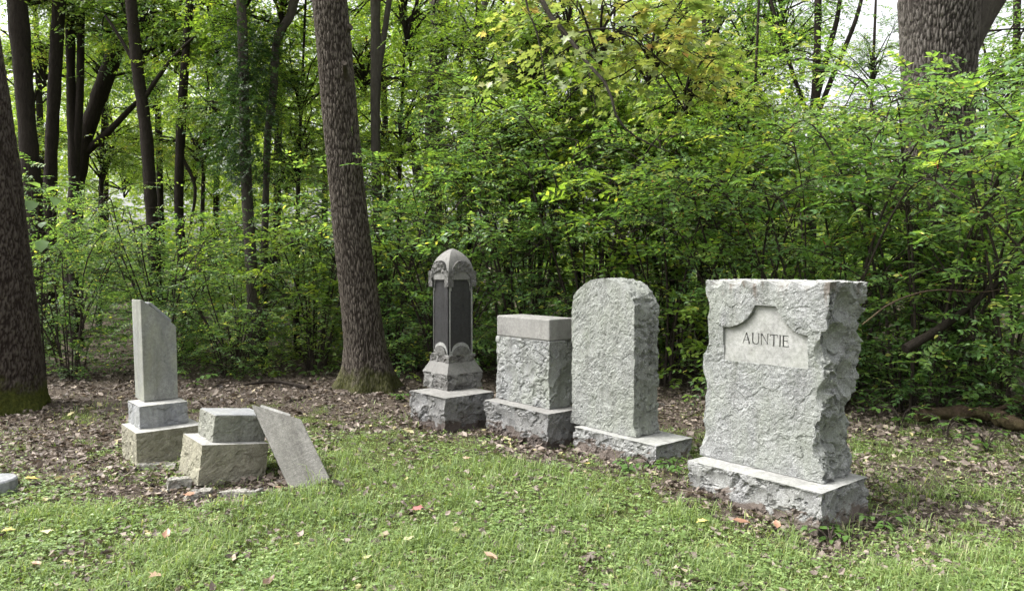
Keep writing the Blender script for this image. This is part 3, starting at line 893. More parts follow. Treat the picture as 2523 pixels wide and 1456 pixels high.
def plate(name, inside, x0, x1, z0, z1, res, y_front, y_back, mat, disp=None):
    """upright plate facing -y whose outline is inside(x, z)"""
    nx, nz = int((x1 - x0) / res), int((z1 - z0) / res)
    cx = x0 + (np.arange(nx) + 0.5) * res; cz = z0 + (np.arange(nz) + 0.5) * res
    X, Z = np.meshgrid(cx, cz)
    K = inside(X, Z)
    vi = lambda i, j: j * (nx + 1) + i
    gx = x0 + np.arange(nx + 1) * res; gz_ = z0 + np.arange(nz + 1) * res
    GX, GZ = np.meshgrid(gx, gz_)
    yf = np.full(GX.size, y_front)
    if disp is not None: yf = yf - disp(GX.ravel(), GZ.ravel())
    Vf = np.stack([GX.ravel(), yf, GZ.ravel()], 1)
    Vb = np.stack([GX.ravel(), np.full(GX.size, y_back), GZ.ravel()], 1)
    n = len(Vf)
    J, I = np.nonzero(K)
    Fs = [np.stack([vi(I, J), vi(I + 1, J), vi(I + 1, J + 1), vi(I, J + 1)], 1)]
    Kp = np.pad(K, 1)
    for dj, di, e in ((0, -1, ((0, 1), (0, 0))), (0, 1, ((1, 0), (1, 1))), (-1, 0, ((0, 0), (1, 0))), (1, 0, ((1, 1), (0, 1)))):
        open_ = K & ~Kp[1 + dj:1 + dj + nz, 1 + di:1 + di + nx]
        J, I = np.nonzero(open_)
        a = vi(I + e[0][0], J + e[0][1]); b = vi(I + e[1][0], J + e[1][1])
        Fs.append(np.stack([b, a, a + n, b + n], 1))
    F = np.concatenate(Fs)
    V = np.vstack([Vf, Vb])
    used = np.unique(F)
    re = np.zeros(len(V), int); re[used] = np.arange(len(used))
    return npmesh(name, V[used], re[F], mat)

hw = SH / 2
PZ0, PZ1 = 0.068, 0.80          # shaft face, local z from Z0
def frame_in(X, Z):
    body = (np.abs(X) <= hw) & (Z < 0.93)
    spring, ap = 0.725, 0.900
    wi = 0.131
    t = np.clip((Z - spring) / (ap - spring), 0, 1)
    hole_w = np.where(Z < spring, wi, 0.118 * np.sqrt(np.maximum(1 - t ** 2.0, 0)))
    low = 0.095 + np.sqrt(np.maximum(0, 0.108 ** 2 - np.minimum(np.abs(X), 0.108) ** 2)) * 0.80
    hole = (np.abs(X) < hole_w) & (Z > low + 0.018)
    return body & ~hole
def panel_in(X, Z): return (np.abs(X) < hw - 0.004) & (Z < 0.91)
def lobe_in(X, Z):
    return (Z < 0.075 + np.sqrt(np.maximum(0, 0.105 ** 2 - np.minimum(np.abs(X), 0.105) ** 2)) * 0.83) & (np.abs(X) < 0.104)
def hood_in(X, Z):
    ax = np.abs(X)
    r = 0.126
    top = np.where(ax < r, 0.905 + np.sqrt(np.maximum(0, r ** 2 - np.minimum(ax, r) ** 2)), 0.93)
    bot = np.where(ax > 0.136, 0.765, 0.70)
    t = np.clip((Z - 0.755) / 0.172, 0, 1)
    hole = ax < np.where(Z < 0.755, 0.137, 0.137 * np.sqrt(np.maximum(1 - t ** 2.0, 0)))
    return (ax < 0.176) & (Z < top) & (Z > bot) & ~hole & (Z > 0.74)
fm = plate('arched_frame', frame_in, -hw, hw, 0.074, 0.94, 0.004, -hw, -hw + 0.02, M['granite_smooth'])
pn = plate('dark_panel', panel_in, -hw, hw, 0.074, 0.92, 0.03, -hw + 0.008, -hw + 0.03, M['polish'])
lb = plate('rough_lobe', lobe_in, -0.11, 0.11, 0.074, 0.18, 0.005, -hw - 0.012, -hw + 0.01, M['granite_hood'],
           lambda x, z: 0.010 * fbm(np.stack([x * 28, z * 28, x * 0 + 3], 1), 3, 4) + 0.012 * np.clip(1 - (x / 0.105) ** 2, 0, 1))
hd = plate('rough_hood', hood_in, -0.1755, 0.1755, 0.74, 1.05, 0.0045, -0.166, -0.11, M['granite_hood'],
           lambda x, z: 0.020 * fbm(np.stack([x * 26, z * 26, x * 0 + 8], 1), 8, 5) + 0.3 * facet(np.stack([x, x * 0, z], 1), 24, 5, 0.8, 0.03) + 0.008)
for k in range(4):
    for nm, me in (('arched_frame', fm), ('dark_panel', pn), ('rough_lobe', lb), ('rough_hood', hd)):
        link(nm, me, A_, (lc.x, lc.y, Z0), (0, 0, k * math.pi / 2))
# domed top: four curved sides meeting on hips
V, F = [], []
nz, nx = 26, 14
for k in range(4):
    ca, sa = math.cos(k * math.pi / 2), math.sin(k * math.pi / 2)
    b0 = len(V)
    for i in range(nz + 1):
        t = i / nz
        w = 0.160 * (1 - t ** 2.7) ** 0.78 + 0.001
        z = 0.84 + 0.32 * t
        for j in range(nx + 1):
            s = -1 + 2 * j / nx
            bulge = 0.006 * (1 - s * s) * (1 - t)
            x, y = s * w, -w - bulge
            V.append((x * ca - y * sa, x * sa + y * ca, z))
    for i in range(nz):
        for j in range(nx):
            a = b0 + i * (nx + 1) + j
            F.append((a, a + 1, a + nx + 2, a + nx + 1))
link('dome', npmesh('domed_top', V, F, M['cap_grey']), A_, (lc.x, lc.y, Z0))['label'] = 'smooth pointed dome with four hips'

# ---------- L1: broken marble pier on two steps
def prism(name, hy, hx, prof, mat, mat2=None, jitter=0.0, seed=0):
    """profile polygon in (y, z), extruded along x"""
    n = len(prof)
    V = [(-hx, y, z) for y, z in prof] + [(hx, y, z) for y, z in prof]
    import bmesh
    bm = bmesh.new()
    vs_ = [bm.verts.new(v) for v in V]
    bm.faces.new(vs_[n:]); bm.faces.new(vs_[:n][::-1])
    for i in range(n):
        j = (i + 1) % n
        bm.faces.new([vs_[i], vs_[j], vs_[n + j], vs_[n + i]])
    bmesh.ops.recalc_face_normals(bm, faces=bm.faces[:])
    bmesh.ops.bevel(bm, geom=bm.edges[:], offset=0.004, segments=1, affect='EDGES')
    me = bpy.data.meshes.new(name); bm.to_mesh(me); bm.free()
    me.materials.append(mat)
    return me
p = corner_loc(-2.91, 5.73, 0.52, 0.50)
L1 = thing('gravestone', 'marble pier with slanting broken top standing on two stepped blocks', 'gravestone', (p.x, p.y, 0), (R(0.4), R(-1.0), YAW), 'gravestones')
f = rock_block(0.52, 0.50, 0.264 + 0.08, 51, 0.012, 0.004, 6, (0.05, 0.12), (0.001, 0.004), top_margin=0.05, facets=0.35)
link('base', block_mesh('limestone_base', f, M['limestone'], M['limestone_top']), L1, (0, 0, -0.08))
q = corner_loc(-2.96, 5.89, 0.40, 0.365)
lc = local(p, q.x, q.y)
link('pedestal', block_mesh('marble_pedestal', rock_block(0.40, 0.365, 0.179, 55, 0.011, 0.0035, 8, (0.02, 0.05), (0.001, 0.004), top_margin=0.012, facets=0.3), M['marble'], M['limestone_top']), L1, (lc.x, lc.y, 0.266))
q = corner_loc(-3.025, 6.10, 0.31, 0.265)
lc = local(p, q.x, q.y)
hy1 = 0.1325
pier_prof = [(-hy1, 0), (hy1, 0), (hy1, 0.60), (hy1 - 0.006, 0.615), (-hy1 + 0.012, 0.838), (-hy1 - 0.006, 0.842)]
PIER = prism('marble_pier', hy1, 0.155, pier_prof, M['marble_die'])
link('pier', PIER, L1, (lc.x, lc.y, 0.449))
def coping(parent, loc, mat, hy_=hy1):
    prof = [(-hy_ + 0.055, 0.806), (hy_ - 0.045, 0.645), (hy_ - 0.033, 0.652), (hy_ - 0.036, 0.668), (-hy_ + 0.075, 0.818), (-hy_ + 0.058, 0.822)]
    return link('moulding', prism('sloping_moulding', hy_, 0.152, prof, mat), parent, loc)
coping(L1, (lc.x, lc.y, 0.449), M['marble'])

# ---------- L2: tilted pedestal whose pier has slid off
p = corner_loc(-2.235, 5.245, 0.47, 0.485)
L2 = thing('gravestone', 'short tilted two-step pedestal of buff stone that lost its pier', 'gravestone', (p.x, p.y, 0.0), (R(-7.0), R(0.3), YAW), 'gravestones')
f = rock_block(0.47, 0.485, 0.29, 61, 0.011, 0.005, 6, (0.05, 0.14), (0.001, 0.005), top_margin=0.05, facets=0.35)
link('base', block_mesh('limestone_base', f, M['limestone'], M['limestone_top']), L2, (0, 0, -0.028))
q = corner_loc(-2.215, 5.375, 0.36, 0.385)
lc = local(p, q.x, q.y)
link('pedestal', block_mesh('limestone_pedestal', rock_block(0.36, 0.385, 0.192, 65, 0.011, 0.004, 8, (0.02, 0.05), (0.001, 0.004), top_margin=0.012, facets=0.3), M['limestone_block'], M['limestone_top']), L2, (lc.x, lc.y, 0.264))
link('sawn_top', bev_box('sawn_top', 0.35, 0.375, 0.006, M['marble'], 0.002, 1), L2, (lc.x, lc.y, 0.4555))

# fallen pier leaning on L2
FP = thing('fallen_pier', 'fallen grey stone pier with slanting end leaning against the tilted pedestal', 'gravestone', (-1.4125, 5.371, -0.097), (0, 0, 0), 'gravestones')
FP.rotation_mode = 'QUATERNION'
_w = Vector((-0.52, 0.52, 0.68)).normalized()
_n = Vector((-0.05, -0.82, 0.57)); _n = (_n - _w * _n.dot(_w)).normalized()
_y = _w.cross(_n)
_n = (_n * math.cos(R(8)) + _y * math.sin(R(8))).normalized()
_y = _w.cross(_n)
FP.rotation_quaternion = Matrix((_n, _y, _w)).transposed().to_quaternion()
hy2 = 0.138
FP.location = Vector((-1.985, 5.65, 0.505)) - _n * 0.19 + _y * hy2 - _w * 0.84
prof = [(-hy2, 0), (hy2, 0), (hy2, 0.54), (hy2 - 0.006, 0.552), (-hy2 + 0.012, 0.835), (-hy2 - 0.004, 0.84)]
link('pier', prism('stone_pier', hy2, 0.19, prof, M['slab']), FP)
prof = [(-hy1 + 0.045, 0.79), (hy1 - 0.06, 0.61), (hy1 - 0.048, 0.617), (hy1 - 0.05, 0.634), (-hy1 + 0.065, 0.806), (-hy1 + 0.047, 0.81)]
link('moulding', prism('sloping_moulding', hy1, 0.187, prof, M['limestone_top']), FP)

# round flat marker at the left edge
def disc_stone(name, r, h, mat):
    V, F = [], []
    n = 48
    prof = [(r * 0.98, 0), (r, h * 0.5), (r, h - 0.012), (r - 0.01, h - 0.002), (r * 0.5, h), (0.001, h)]
    for rr, z in prof:
        for k in range(n):
            a = 2 * math.pi * k / n
            V.append((rr * math.cos(a), rr * math.sin(a), z))
    for i in range(len(prof) - 1):
        for k in range(n):
            F.append((i * n + k, i * n + (k + 1) % n, (i + 1) * n + (k + 1) % n, (i + 1) * n + k))
    return npmesh(name, V, F, mat)
g0 = gnd(-18, 1225)
o = link('round_marker', disc_stone('round_marker', 0.15, 0.13, M['marble']), None, (g0.x - 0.10, g0.y + 0.14, -0.04))
tag(o, 'low round grey marble disc set in the turf at the frame edge', 'grave marker')

# rubble under the tilted pedestal
def rubble(name, label, px, py, lx, ly, lz, rot, seed):
    g = gnd(px, py)
    f_ = rock_block(lx, ly, lz, seed, 0.012, 0.010, 14, (0.03, 0.09), (0.004, 0.02), top_rough=0.8, top_margin=0.0, fscale=14)
    o_ = link(name, block_mesh(name, f_, M['rubble'], M['rubble']), None, (g.x, g.y, gz(g.x, g.y) - 0.02), (R(random.Random(seed).uniform(-6, 6)), R(random.Random(seed + 1).uniform(-6, 6)), R(rot)))
    tag(o_, label, 'stone', 'rubble stones')
rubble('rubble_stone', 'largest loose rubble stone at the corner of the tilted pedestal', 440, 1196, 0.17, 0.10, 0.09, 25, 301)
rubble('rubble_stone', 'flat pale rubble stone wedged under the tilted pedestal corner', 500, 1208, 0.15, 0.08, 0.065, -10, 302)
rubble('rubble_stone', 'long low footing stone along the front of the tilted pedestal', 592, 1210, 0.30, 0.10, 0.065, -2, 303)
rubble('rubble_stone', 'small brown rubble stone lying in front of the flat pale one', 473, 1224, 0.10, 0.08, 0.06, 35, 304)
rubble('rubble_stone', 'thin rubble chip farthest left of the pile', 415, 1203, 0.11, 0.07, 0.04, 60, 305)
rubble('rubble_stone', 'rough footing ledge at the foot of the standing marble pier', 395, 1151, 0.34, 0.10, 0.055, -4, 306)
rubble('rubble_stone', 'small crumbled footing stone at the near corner of the marble pier base', 333, 1152, 0.12, 0.08, 0.05, 30, 307)

# ------------------------------------------------------------------ leaves
L2V = np.array([(0, 0, 0), (0.45, 0.27, 0.05), (1, 0, -0.06), (0.45, -0.27, 0.05)], float)
L2F = np.array([(0, 2, 1), (0, 3, 2)])
L6V = np.array([(0, 0, 0), (0.28, 0.24, 0.05), (0.66, 0.20, 0.02), (1, 0, -0.12), (0.66, -0.20, 0.02), (0.28, -0.24, 0.05), (0.5, 0, -0.02)], float)
L6F = np.array([(0, 6, 1), (1, 6, 2), (2, 6, 3), (3, 6, 4), (4, 6, 5), (5, 6, 0)])
_mp = [(0.0, 0.0), (0.12, 0.16), (0.02, 0.42), (0.30, 0.27), (0.48, 0.52), (0.56, 0.22), (1.0, 0.0), (0.56, -0.22), (0.48, -0.52), (0.30, -0.27), (0.02, -0.42), (0.12, -0.16)]
MPV = np.array([(x, y, 0.10 * abs(y) - 0.10 * x * x) for x, y in _mp] + [(0.34, 0, 0.0)], float)
MPF = np.array([(i, (i + 1) % 12, 12) for i in range(12)])[:, ::-1]
DLV = np.array([(0, 0, 0.0), (0.22, 0.30, 0.16), (0.62, 0.26, 0.10), (1, 0.05, 0.18), (0.68, -0.27, 0.16), (0.25, -0.32, 0.06), (0.5, 0.0, 0.0)], float)

def norm(v): return v / (np.linalg.norm(v, axis=1)[:, None] + 1e-9)

def leaves(P, X, Nn, s, TV, TF, tint, wid=1.0):
    X = norm(X)
    Y = norm(np.cross(Nn, X)); Z = np.cross(X, Y)
    k = len(TV); n = len(P)
    V = P[:, None, :] + s[:, None, None] * (TV[None, :, 0, None] * X[:, None, :] + wid * TV[None, :, 1, None] * Y[:, None, :] + TV[None, :, 2, None] * Z[:, None, :])
    F = (np.arange(n)[:, None, None] * k + TF[None]).reshape(-1, TF.shape[1])
    return V.reshape(-1, 3), F, np.repeat(tint, k)

def sprays(rng, O, D, L, m, leaf, droop=0.15, tint0=0.5, tsd=0.2, tadd=None, updown=0.35):
    """planar twigs with m leaf pairs each; returns leaf arrays and twig segments"""
    n = len(O)
    D = norm(D)
    up = np.array([0, 0, 1.0]) + rng.normal(0, updown, (n, 3))
    S = norm(np.cross(up, D)); Nn = np.cross(D, S)
    Ps, Xs, Ns, ss, ts = [], [], [], [], []
    base_t = rng.normal(tint0, tsd * 0.6, n) + (0 if tadd is None else tadd)
    for j in range(m):
        t = (j + 0.7) / m
        pos = O + D * (L * t)[:, None] - np.array([0, 0, 1.0]) * (droop * L * t * t)[:, None]
        for sd in (-1, 1):
            a = rng.uniform(0.75, 1.2, n)
            X = D * np.cos(a)[:, None] + sd * S * np.sin(a)[:, None] - np.array([0, 0, 0.25]) * rng.uniform(0, 1, n)[:, None]
            keep = rng.rand(n) < 0.93
            Ps.append(pos[keep]); Xs.append(X[keep])
            Ns.append((Nn + rng.normal(0, 0.32, (n, 3)))[keep])
            ss.append((leaf * rng.uniform(0.65, 1.15, n) * (1.08 - 0.3 * t))[keep])
            ts.append((base_t + rng.normal(0, tsd * 0.6, n))[keep])
    Ps.append(O + D * L[:, None] - np.array([0, 0, 1.0]) * (droop * L)[:, None]); Xs.append(D - np.array([0, 0, 0.2])); Ns.append(Nn); ss.append(leaf * rng.uniform(0.6, 1, n)); ts.append(base_t)
    return (np.concatenate(Ps), np.concatenate(Xs), np.concatenate(Ns), np.concatenate(ss), np.clip(np.concatenate(ts), 0, 1)), (O, O + D * L[:, None] - np.array([0, 0, 1.0]) * (droop * L * 0.9)[:, None])

def twig_tris(A, B, r):
    """thin three-sided twigs"""
    d = norm(B - A)
    a = norm(np.cross(d, np.array([0.2, 0.1, 1.0]))); b = np.cross(d, a)
    V = []
    for k in range(3):
        an = k * 2 * math.pi / 3
        o_ = (math.cos(an) * a + math.sin(an) * b) * r
        V += [A + o_, B + o_ * 0.4]
    V = np.stack(V, 1)            # n,6,3
    F = np.array([(0, 2, 3, 1), (2, 4, 5, 3), (4, 0, 1, 5)])
    n = len(A)
    return V.reshape(-1, 3), (np.arange(n)[:, None, None] * 6 + F[None]).reshape(-1, 4)

def make_crown(name, seed, rx, rz, nclump, per, leaf, mat, TV=L2V, TF=L2F, m=4, spl=(0.25, 0.5), clump_r=0.55, flat=0.4, tint0=0.45, tsd=0.22, wid=1.0):
    """leaf crown centred on the origin plus limb mesh reaching its clumps"""
    rng = np.random.RandomState(seed)
    c = rng.normal(0, 1, (nclump, 3)); c = norm(c) * (rng.rand(nclump) ** 0.45)[:, None]
    c[:, 0] *= rx; c[:, 1] *= rx; c[:, 2] *= rz
    O, ta = [], []
    for k in range(nclump):
        q = rng.normal(0, 1, (per, 3)) * clump_r * rng.uniform(0.7, 1.25)
        q[:, 2] *= flat
        O.append(c[k] + q); ta.append(np.full(per, rng.normal(0, 0.10)))
    O = np.concatenate(O); ta = np.concatenate(ta)
    D = O * np.array([1, 1, 0.3]) / rx + rng.normal(0, 0.7, O.shape) * np.array([1, 1, 0.35]); D[:, 2] -= 0.1
    (P, X, Nn, s, t), (A, Bq) = sprays(rng, O, D, rng.uniform(*spl, len(O)), m, leaf, 0.15, tint0, tsd, ta)
    V, F, tt = leaves(P, X, Nn, s, TV, TF, t, wid)
    TVv, TFf = twig_tris(A, Bq, 0.004)
    me = npmesh(name, np.vstack([V, TVv]), [F, TFf + len(V)], [mat, M['twig']], False, np.concatenate([tt, np.full(len(TVv), 0.5)]),
                np.concatenate([np.zeros(len(F)), np.ones(len(TFf))]))
    mb = MB()
    for k in range(nclump):
        st = np.array([0, 0, -rz * 0.9 + rng.uniform(0, rz * 0.8)])
        mid = st * 0.5 + c[k] * 0.5 + np.array([0, 0, 0.15 * rx]) + rng.normal(0, 0.08 * rx, 3)
        tube(mb, smooth_path([st, mid, c[k]], 7), np.linspace(0.035, 0.010, 7) * rx / 2, 5, False)
        for _ in range(3):
            e = c[k] + rng.normal(0, 1, 3) * clump_r * np.array([0.9, 0.9, 0.4])
            tube(mb, smooth_path([mid * 0.4 + c[k] * 0.6, (c[k] + e) / 2 + rng.normal(0, 0.05, 3), e], 5), np.linspace(0.012, 0.005, 5) * rx / 2, 4, False)
    return me, mb.mesh(name + '_limbs', M['bark_dark'], True)

CROWN = {}
CROWN['a'] = make_crown('crown_a', 101, 2.1, 1.6, 20, 40, 0.105, M['lf_tree'], clump_r=0.42)
CROWN['b'] = make_crown('crown_b', 102, 2.0, 1.8, 22, 38, 0.10, M['lf_tree'], clump_r=0.42)
CROWN['c'] = make_crown('crown_c', 103, 2.2, 1.5, 18, 44, 0.11, M['lf_bright'], clump_r=0.42)
CROWN['d'] = make_crown('crown_d', 104, 2.0, 1.7, 22, 38, 0.10, M['lf_bright'], clump_r=0.42)
CROWN['m'] = make_crown('crown_m', 105, 0.95, 0.5, 12, 9, 0.12, M['lf_maple'], MPV, MPF, 2, (0.2, 0.4), 0.26, 0.5, 0.30, 0.24)
CROWN['i'] = make_crown('crown_i', 106, 0.75, 1.9, 26, 34, 0.10, M['lf_ivy'], clump_r=0.3, flat=1.2, spl=(0.1, 0.25), m=3)

# ---- shrubs: arching stems with flat leaf sprays
def make_shrub(name, seed, H, Rr, nstem, nbr, nsp, leaf, mat, TV=L2V, TF=L2F, m=5, low=0.08, tint0=0.45, wid=1.0, stem_r=0.016):
    rng = np.random.RandomState(seed)
    mb = MB()
    O, D, ta = [], [], []
    for k in range(nstem):
        az = 2 * math.pi * (k + rng.uniform(-0.4, 0.4)) / nstem
        hgt = H * rng.uniform(0.6, 1.05); rad = Rr * rng.uniform(0.35, 1.0)
        dv = np.array([math.cos(az), math.sin(az), 0])
        b0 = dv * rng.uniform(0.03, 0.16) * Rr
        pts = [b0 - np.array([0, 0, 0.05]), b0 + dv * rad * 0.15 + np.array([0, 0, hgt * 0.35]), b0 + dv * rad * 0.5 + np.array([0, 0, hgt * 0.8]),
               b0 + dv * rad * 0.85 + np.array([0, 0, hgt]), b0 + dv * rad * 1.15 + np.array([0, 0, hgt * 0.9])]
        pts = [q + rng.normal(0, 0.05, 3) * (i > 0) for i, q in enumerate(pts)]
        path = smooth_path(pts, 14)
        tube(mb, path, np.linspace(stem_r, stem_r * 0.25, 14) * rng.uniform(0.7, 1.3), 5, False)
        for b_ in range(nbr):
            t = low + (1 - low) * (b_ + rng.rand()) / nbr
            i = min(12, int(t * 13))
            st = path[i]
            a2 = az + rng.normal(0, 1.1)
            ln = Rr * rng.uniform(0.25, 0.6)
            e = st + np.array([math.cos(a2) * ln, math.sin(a2) * ln, rng.uniform(-0.1, 0.35) * ln])
            bp = smooth_path([st, (st + e) / 2 + np.array([0, 0, 0.12 * ln]), e], 6)
            tube(mb, bp, np.linspace(stem_r * 0.4, stem_r * 0.15, 6), 4, False)
            tt = rng.normal(0, 0.09)
            for s_ in range(nsp):
                q = bp[rng.randint(1, 6)] + rng.normal(0, 0.04, 3)
                O.append(q)
                D.append((e - st) / (ln + 1e-6) + rng.normal(0, 0.75, 3) * np.array([1, 1, 0.4]))
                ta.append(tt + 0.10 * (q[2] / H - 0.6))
    O, D, ta = np.array(O), np.array(D), np.array(ta)
    (P, X, Nn, s, t), (A, Bq) = sprays(rng, O, D, rng.uniform(0.18, 0.42, len(O)) * (leaf / 0.065) ** 0.5, m, leaf, 0.2, tint0, 0.2, ta)
    # a few yellowed leaves
    yl = rng.rand(len(t)) < 0.02
    t = np.where(yl, 1.0, np.minimum(t, 0.88))
    V, F, tt = leaves(P, X, Nn, s, TV, TF, t, wid)
    Tv, Tf = twig_tris(A, Bq, 0.003)
    me = npmesh(name, np.vstack([V, Tv]), [F, Tf + len(V)], [mat, M['twig']], False, np.concatenate([tt, np.full(len(Tv), 0.5)]),
                np.concatenate([np.zeros(len(F)), np.ones(len(Tf))]))
    return me, mb.mesh(name + '_stems', M['twig'], True), P

SHRUB = {}
SHRUB['a'] = make_shrub('shrub_a', 201, 2.5, 1.35, 14, 9, 6, 0.070, M['lf_shrub'])
SHRUB['b'] = make_shrub('shrub_b', 202, 2.7, 1.3, 13, 10, 6, 0.066, M['lf_shrub'])
SHRUB['c'] = make_shrub('shrub_c', 203, 2.3, 1.45, 15, 9, 6, 0.072, M['lf_shrub'])
SHRUB['n1'] = make_shrub('shrub_n1', 204, 3.0, 1.5, 13, 9, 6, 0.074, M['lf_near'], L6V, L6F)
SHRUB['n2'] = make_shrub('shrub_n2', 205, 2.8, 1.6, 13, 9, 6, 0.078, M['lf_near'], L6V, L6F)
SHRUB['n3'] = make_shrub('shrub_n3', 206, 3.2, 1.4, 12, 10, 6, 0.072, M['lf_near'], L6V, L6F)

SHRUB['e'] = make_shrub('shrub_e', 207, 2.6, 1.4, 11, 8, 5, 0.100, M['lf_bright'], m=4, wid=1.15)
SHRUB['f'] = make_shrub('shrub_f', 208, 2.6, 1.3, 12, 9, 6, 0.055, M['lf_near'], m=6)
def place_shrub(kind, label, x, y, sc=1.0, szz=None, rot=None, group='shrubs along the wood edge'):
    rr = random.Random(hash((round(x, 2), round(y, 2))) & 0xffff)
    t = thing('honeysuckle_shrub', label, 'shrub', (x, y, gz(x, y) - 0.02), (0, 0, rr.uniform(0, 6.28) if rot is None else rot), group)
    me, st, _ = SHRUB[kind]
    a = link('foliage', me, t); a['kind'] = 'stuff'
    b_ = link('stems', st, t); b_['kind'] = 'stuff'
    for q in (a, b_): q.scale = (sc, sc, sc if szz is None else szz)
    return t

# ------------------------------------------------------------------ trees
def bark_trunk(path, rad, sides, seed, ridge=0.014, freq=22, flare=0.0, fl_z=0.5):
    """furrowed trunk as a displaced grid"""
    m_ = len(path)
    th = np.arange(sides) * 2 * math.pi / sides
    T, I = np.meshgrid(th, np.arange(m_))
    rr = np.repeat(rad[:, None], sides, 1)
    z = np.repeat(path[:, 2][:, None], sides, 1)
    if flare > 0:
        lob = 0.55 + 0.45 * np.cos(T * 5 + seed) + 0.3 * np.cos(T * 3 + 1.3 * seed)
        rr = rr + flare * lob.clip(0.1, 2) * np.exp(-np.clip(z, 0, 9) / fl_z * 3.2)
    # bark plates: stretched cells, ridges with dark furrows between
    wob = 0.8 * (fbm(np.stack([np.cos(T) * 4, np.sin(T) * 4, z * 5], -1).reshape(-1, 3), seed + 30, 2).reshape(m_, sides))
    Pn = np.stack([np.cos(T) * rr * freq + wob, np.sin(T) * rr * freq + wob, z * freq * 0.16], -1).reshape(-1, 3)
    n2 = vnoise(Pn * np.array([2.1, 2.1, 3.5]) + 5, seed + 3)
    e1 = vor_edge(Pn * np.array([0.62, 0.62, 0.95]) + 0.5 * (n2[:, None] - 0.5), seed)
    n1 = vnoise(Pn * np.array([0.9, 0.9, 0.5]), seed + 8)
    hgt = sstep(0.02, 0.30, e1) * (0.7 + 0.45 * n1) + 0.5 * (n2 - 0.5)
    hgt = hgt.reshape(m_, sides)
    big = fbm(np.stack([np.cos(T) * 1.5, np.sin(T) * 1.5, z * 1.2], -1).reshape(-1, 3), seed + 9, 2).reshape(m_, sides)
    rr = rr + ridge * (hgt - 0.7) + 0.03 * rad.mean() * big
    V = np.stack([path[:, 0][:, None] + rr * np.cos(T), path[:, 1][:, None] + rr * np.sin(T), z], -1).reshape(-1, 3)
    i = np.arange(m_ - 1)[:, None] * sides; j = np.arange(sides)[None, :]; k = (j + 1) % sides
    F = np.stack([i + j, i + k, i + sides + k, i + sides + j], -1).reshape(-1, 4)
    return V, F, np.clip(hgt, 0, 1).ravel()

def trunk_path(spec, Y, extra_top=None, base=None, n=200):
    """spec: list of (py, x_left, x_right) in photo units at distance Y"""
    pts, rad = [], []
    for py, xl, xr in spec:
        q = at((xl + xr) / 2, py, Y)
        pts.append(tuple(q)); rad.append((xr - xl) / 2 / FPX * Y)
    return pts, rad

def big_tree(name, label, spec, Y, mat, sides, n, ridge, flare, group, top=7.0, seed=1, moss=None, fl_z=0.5, freq=22):
    pts, rad = trunk_path(spec, Y)
    z0 = gz(pts[-1][0], Y) - 0.08
    # order from base upward
    pts, rad = pts[::-1], rad[::-1]
    pts = [(pts[0][0], Y, z0)] + [q for q in pts if q[2] > z0 + 0.05]
    rad = [rad[0]] + rad[-(len(pts) - 1):]
    d = np.array(pts[-1]) - np.array(pts[-3])
    d = d / d[2]
    pts.append(tuple(np.array(pts[-1]) + d * (top - pts[-1][2]))); rad.append(rad[-1] * 0.8)
    P_ = np.array(pts)
    zz = np.linspace(P_[0, 2], P_[-1, 2], n)
    path = np.stack([np.interp(zz, P_[:, 2], P_[:, 0]), np.interp(zz, P_[:, 2], P_[:, 1]), zz], 1)
    for _ in range(6):
        path[1:-1] = (path[:-2] + 2 * path[1:-1] + path[2:]) / 4
    rr = np.interp(zz, P_[:, 2], rad)
    base = Vector((P_[0, 0], Y, z0 + 0.08))
    t = thing(name, label, 'tree', base, (0, 0, 0), group)
    path = path - np.array(base)
    V, F, tn = bark_trunk(path, rr, sides, seed, ridge, freq, flare, fl_z)
    link('trunk', npmesh(name + '_trunk', V, F, mat, True, tn), t)
    return t, path, rr

GT = 'trees at the wood edge'
# main tree in the middle
spec = [(0, 770, 854), (150, 785, 868), (300, 797, 881), (450, 811, 896), (600, 825, 914), (750, 841, 935), (850, 851, 950), (910, 853, 960), (960, 850, 966)]
MAIN, mpath, mrad = big_tree('oak_tree', 'tall straight tree with ridged brown bark and mossy foot behind the fallen stones', spec, 9.35, M['bark_oak'], 260, 420, 0.014, 0.16, GT, 7.5, 3, fl_z=0.75, freq=62)
def stub(parent, base_pt, tip_pt, r, collar):
    mb = MB()
    a, b_ = np.array(base_pt), np.array(tip_pt)
    pts = smooth_path([a, a * 0.5 + b_ * 0.5, b_], 10)
    tube(mb, pts, np.concatenate([np.linspace(collar, r, 5), np.linspace(r, r * 0.85, 5)]), 12, True, 0.55)
    return link('branch_stub', mb.mesh('branch_stub', M['bark_oak'], True), parent)
bl = MAIN.location
sp_ = at(848, 158, 9.0) - bl
stub(MAIN, (sp_.x - 0.05, sp_.y + 0.28, sp_.z - 0.12), (sp_.x + 0.01, sp_.y - 0.03, sp_.z), 0.035, 0.10)
sp_ = at(866, 68, 9.25) - bl
stub(MAIN, (sp_.x - 0.16, sp_.y + 0.12, sp_.z - 0.05), (sp_.x - 0.01, sp_.y, sp_.z + 0.01), 0.045, 0.10)

# mossy trunk cut by the left edge
spec = [(0, -190, -30), (250, -170, 10), (450, -160, 35), (600, -155, 51), (800, -150, 77), (900, -150, 88), (960, -152, 94), (1000, -155, 98)]
LEFT, lp_, lr_ = big_tree('oak_tree', 'large trunk with bright moss on its foot at the edge of the frame', spec, 8.25, M['bark_left'], 260, 360, 0.014, 0.075, GT, 7.0, 7, fl_z=0.4, freq=64)

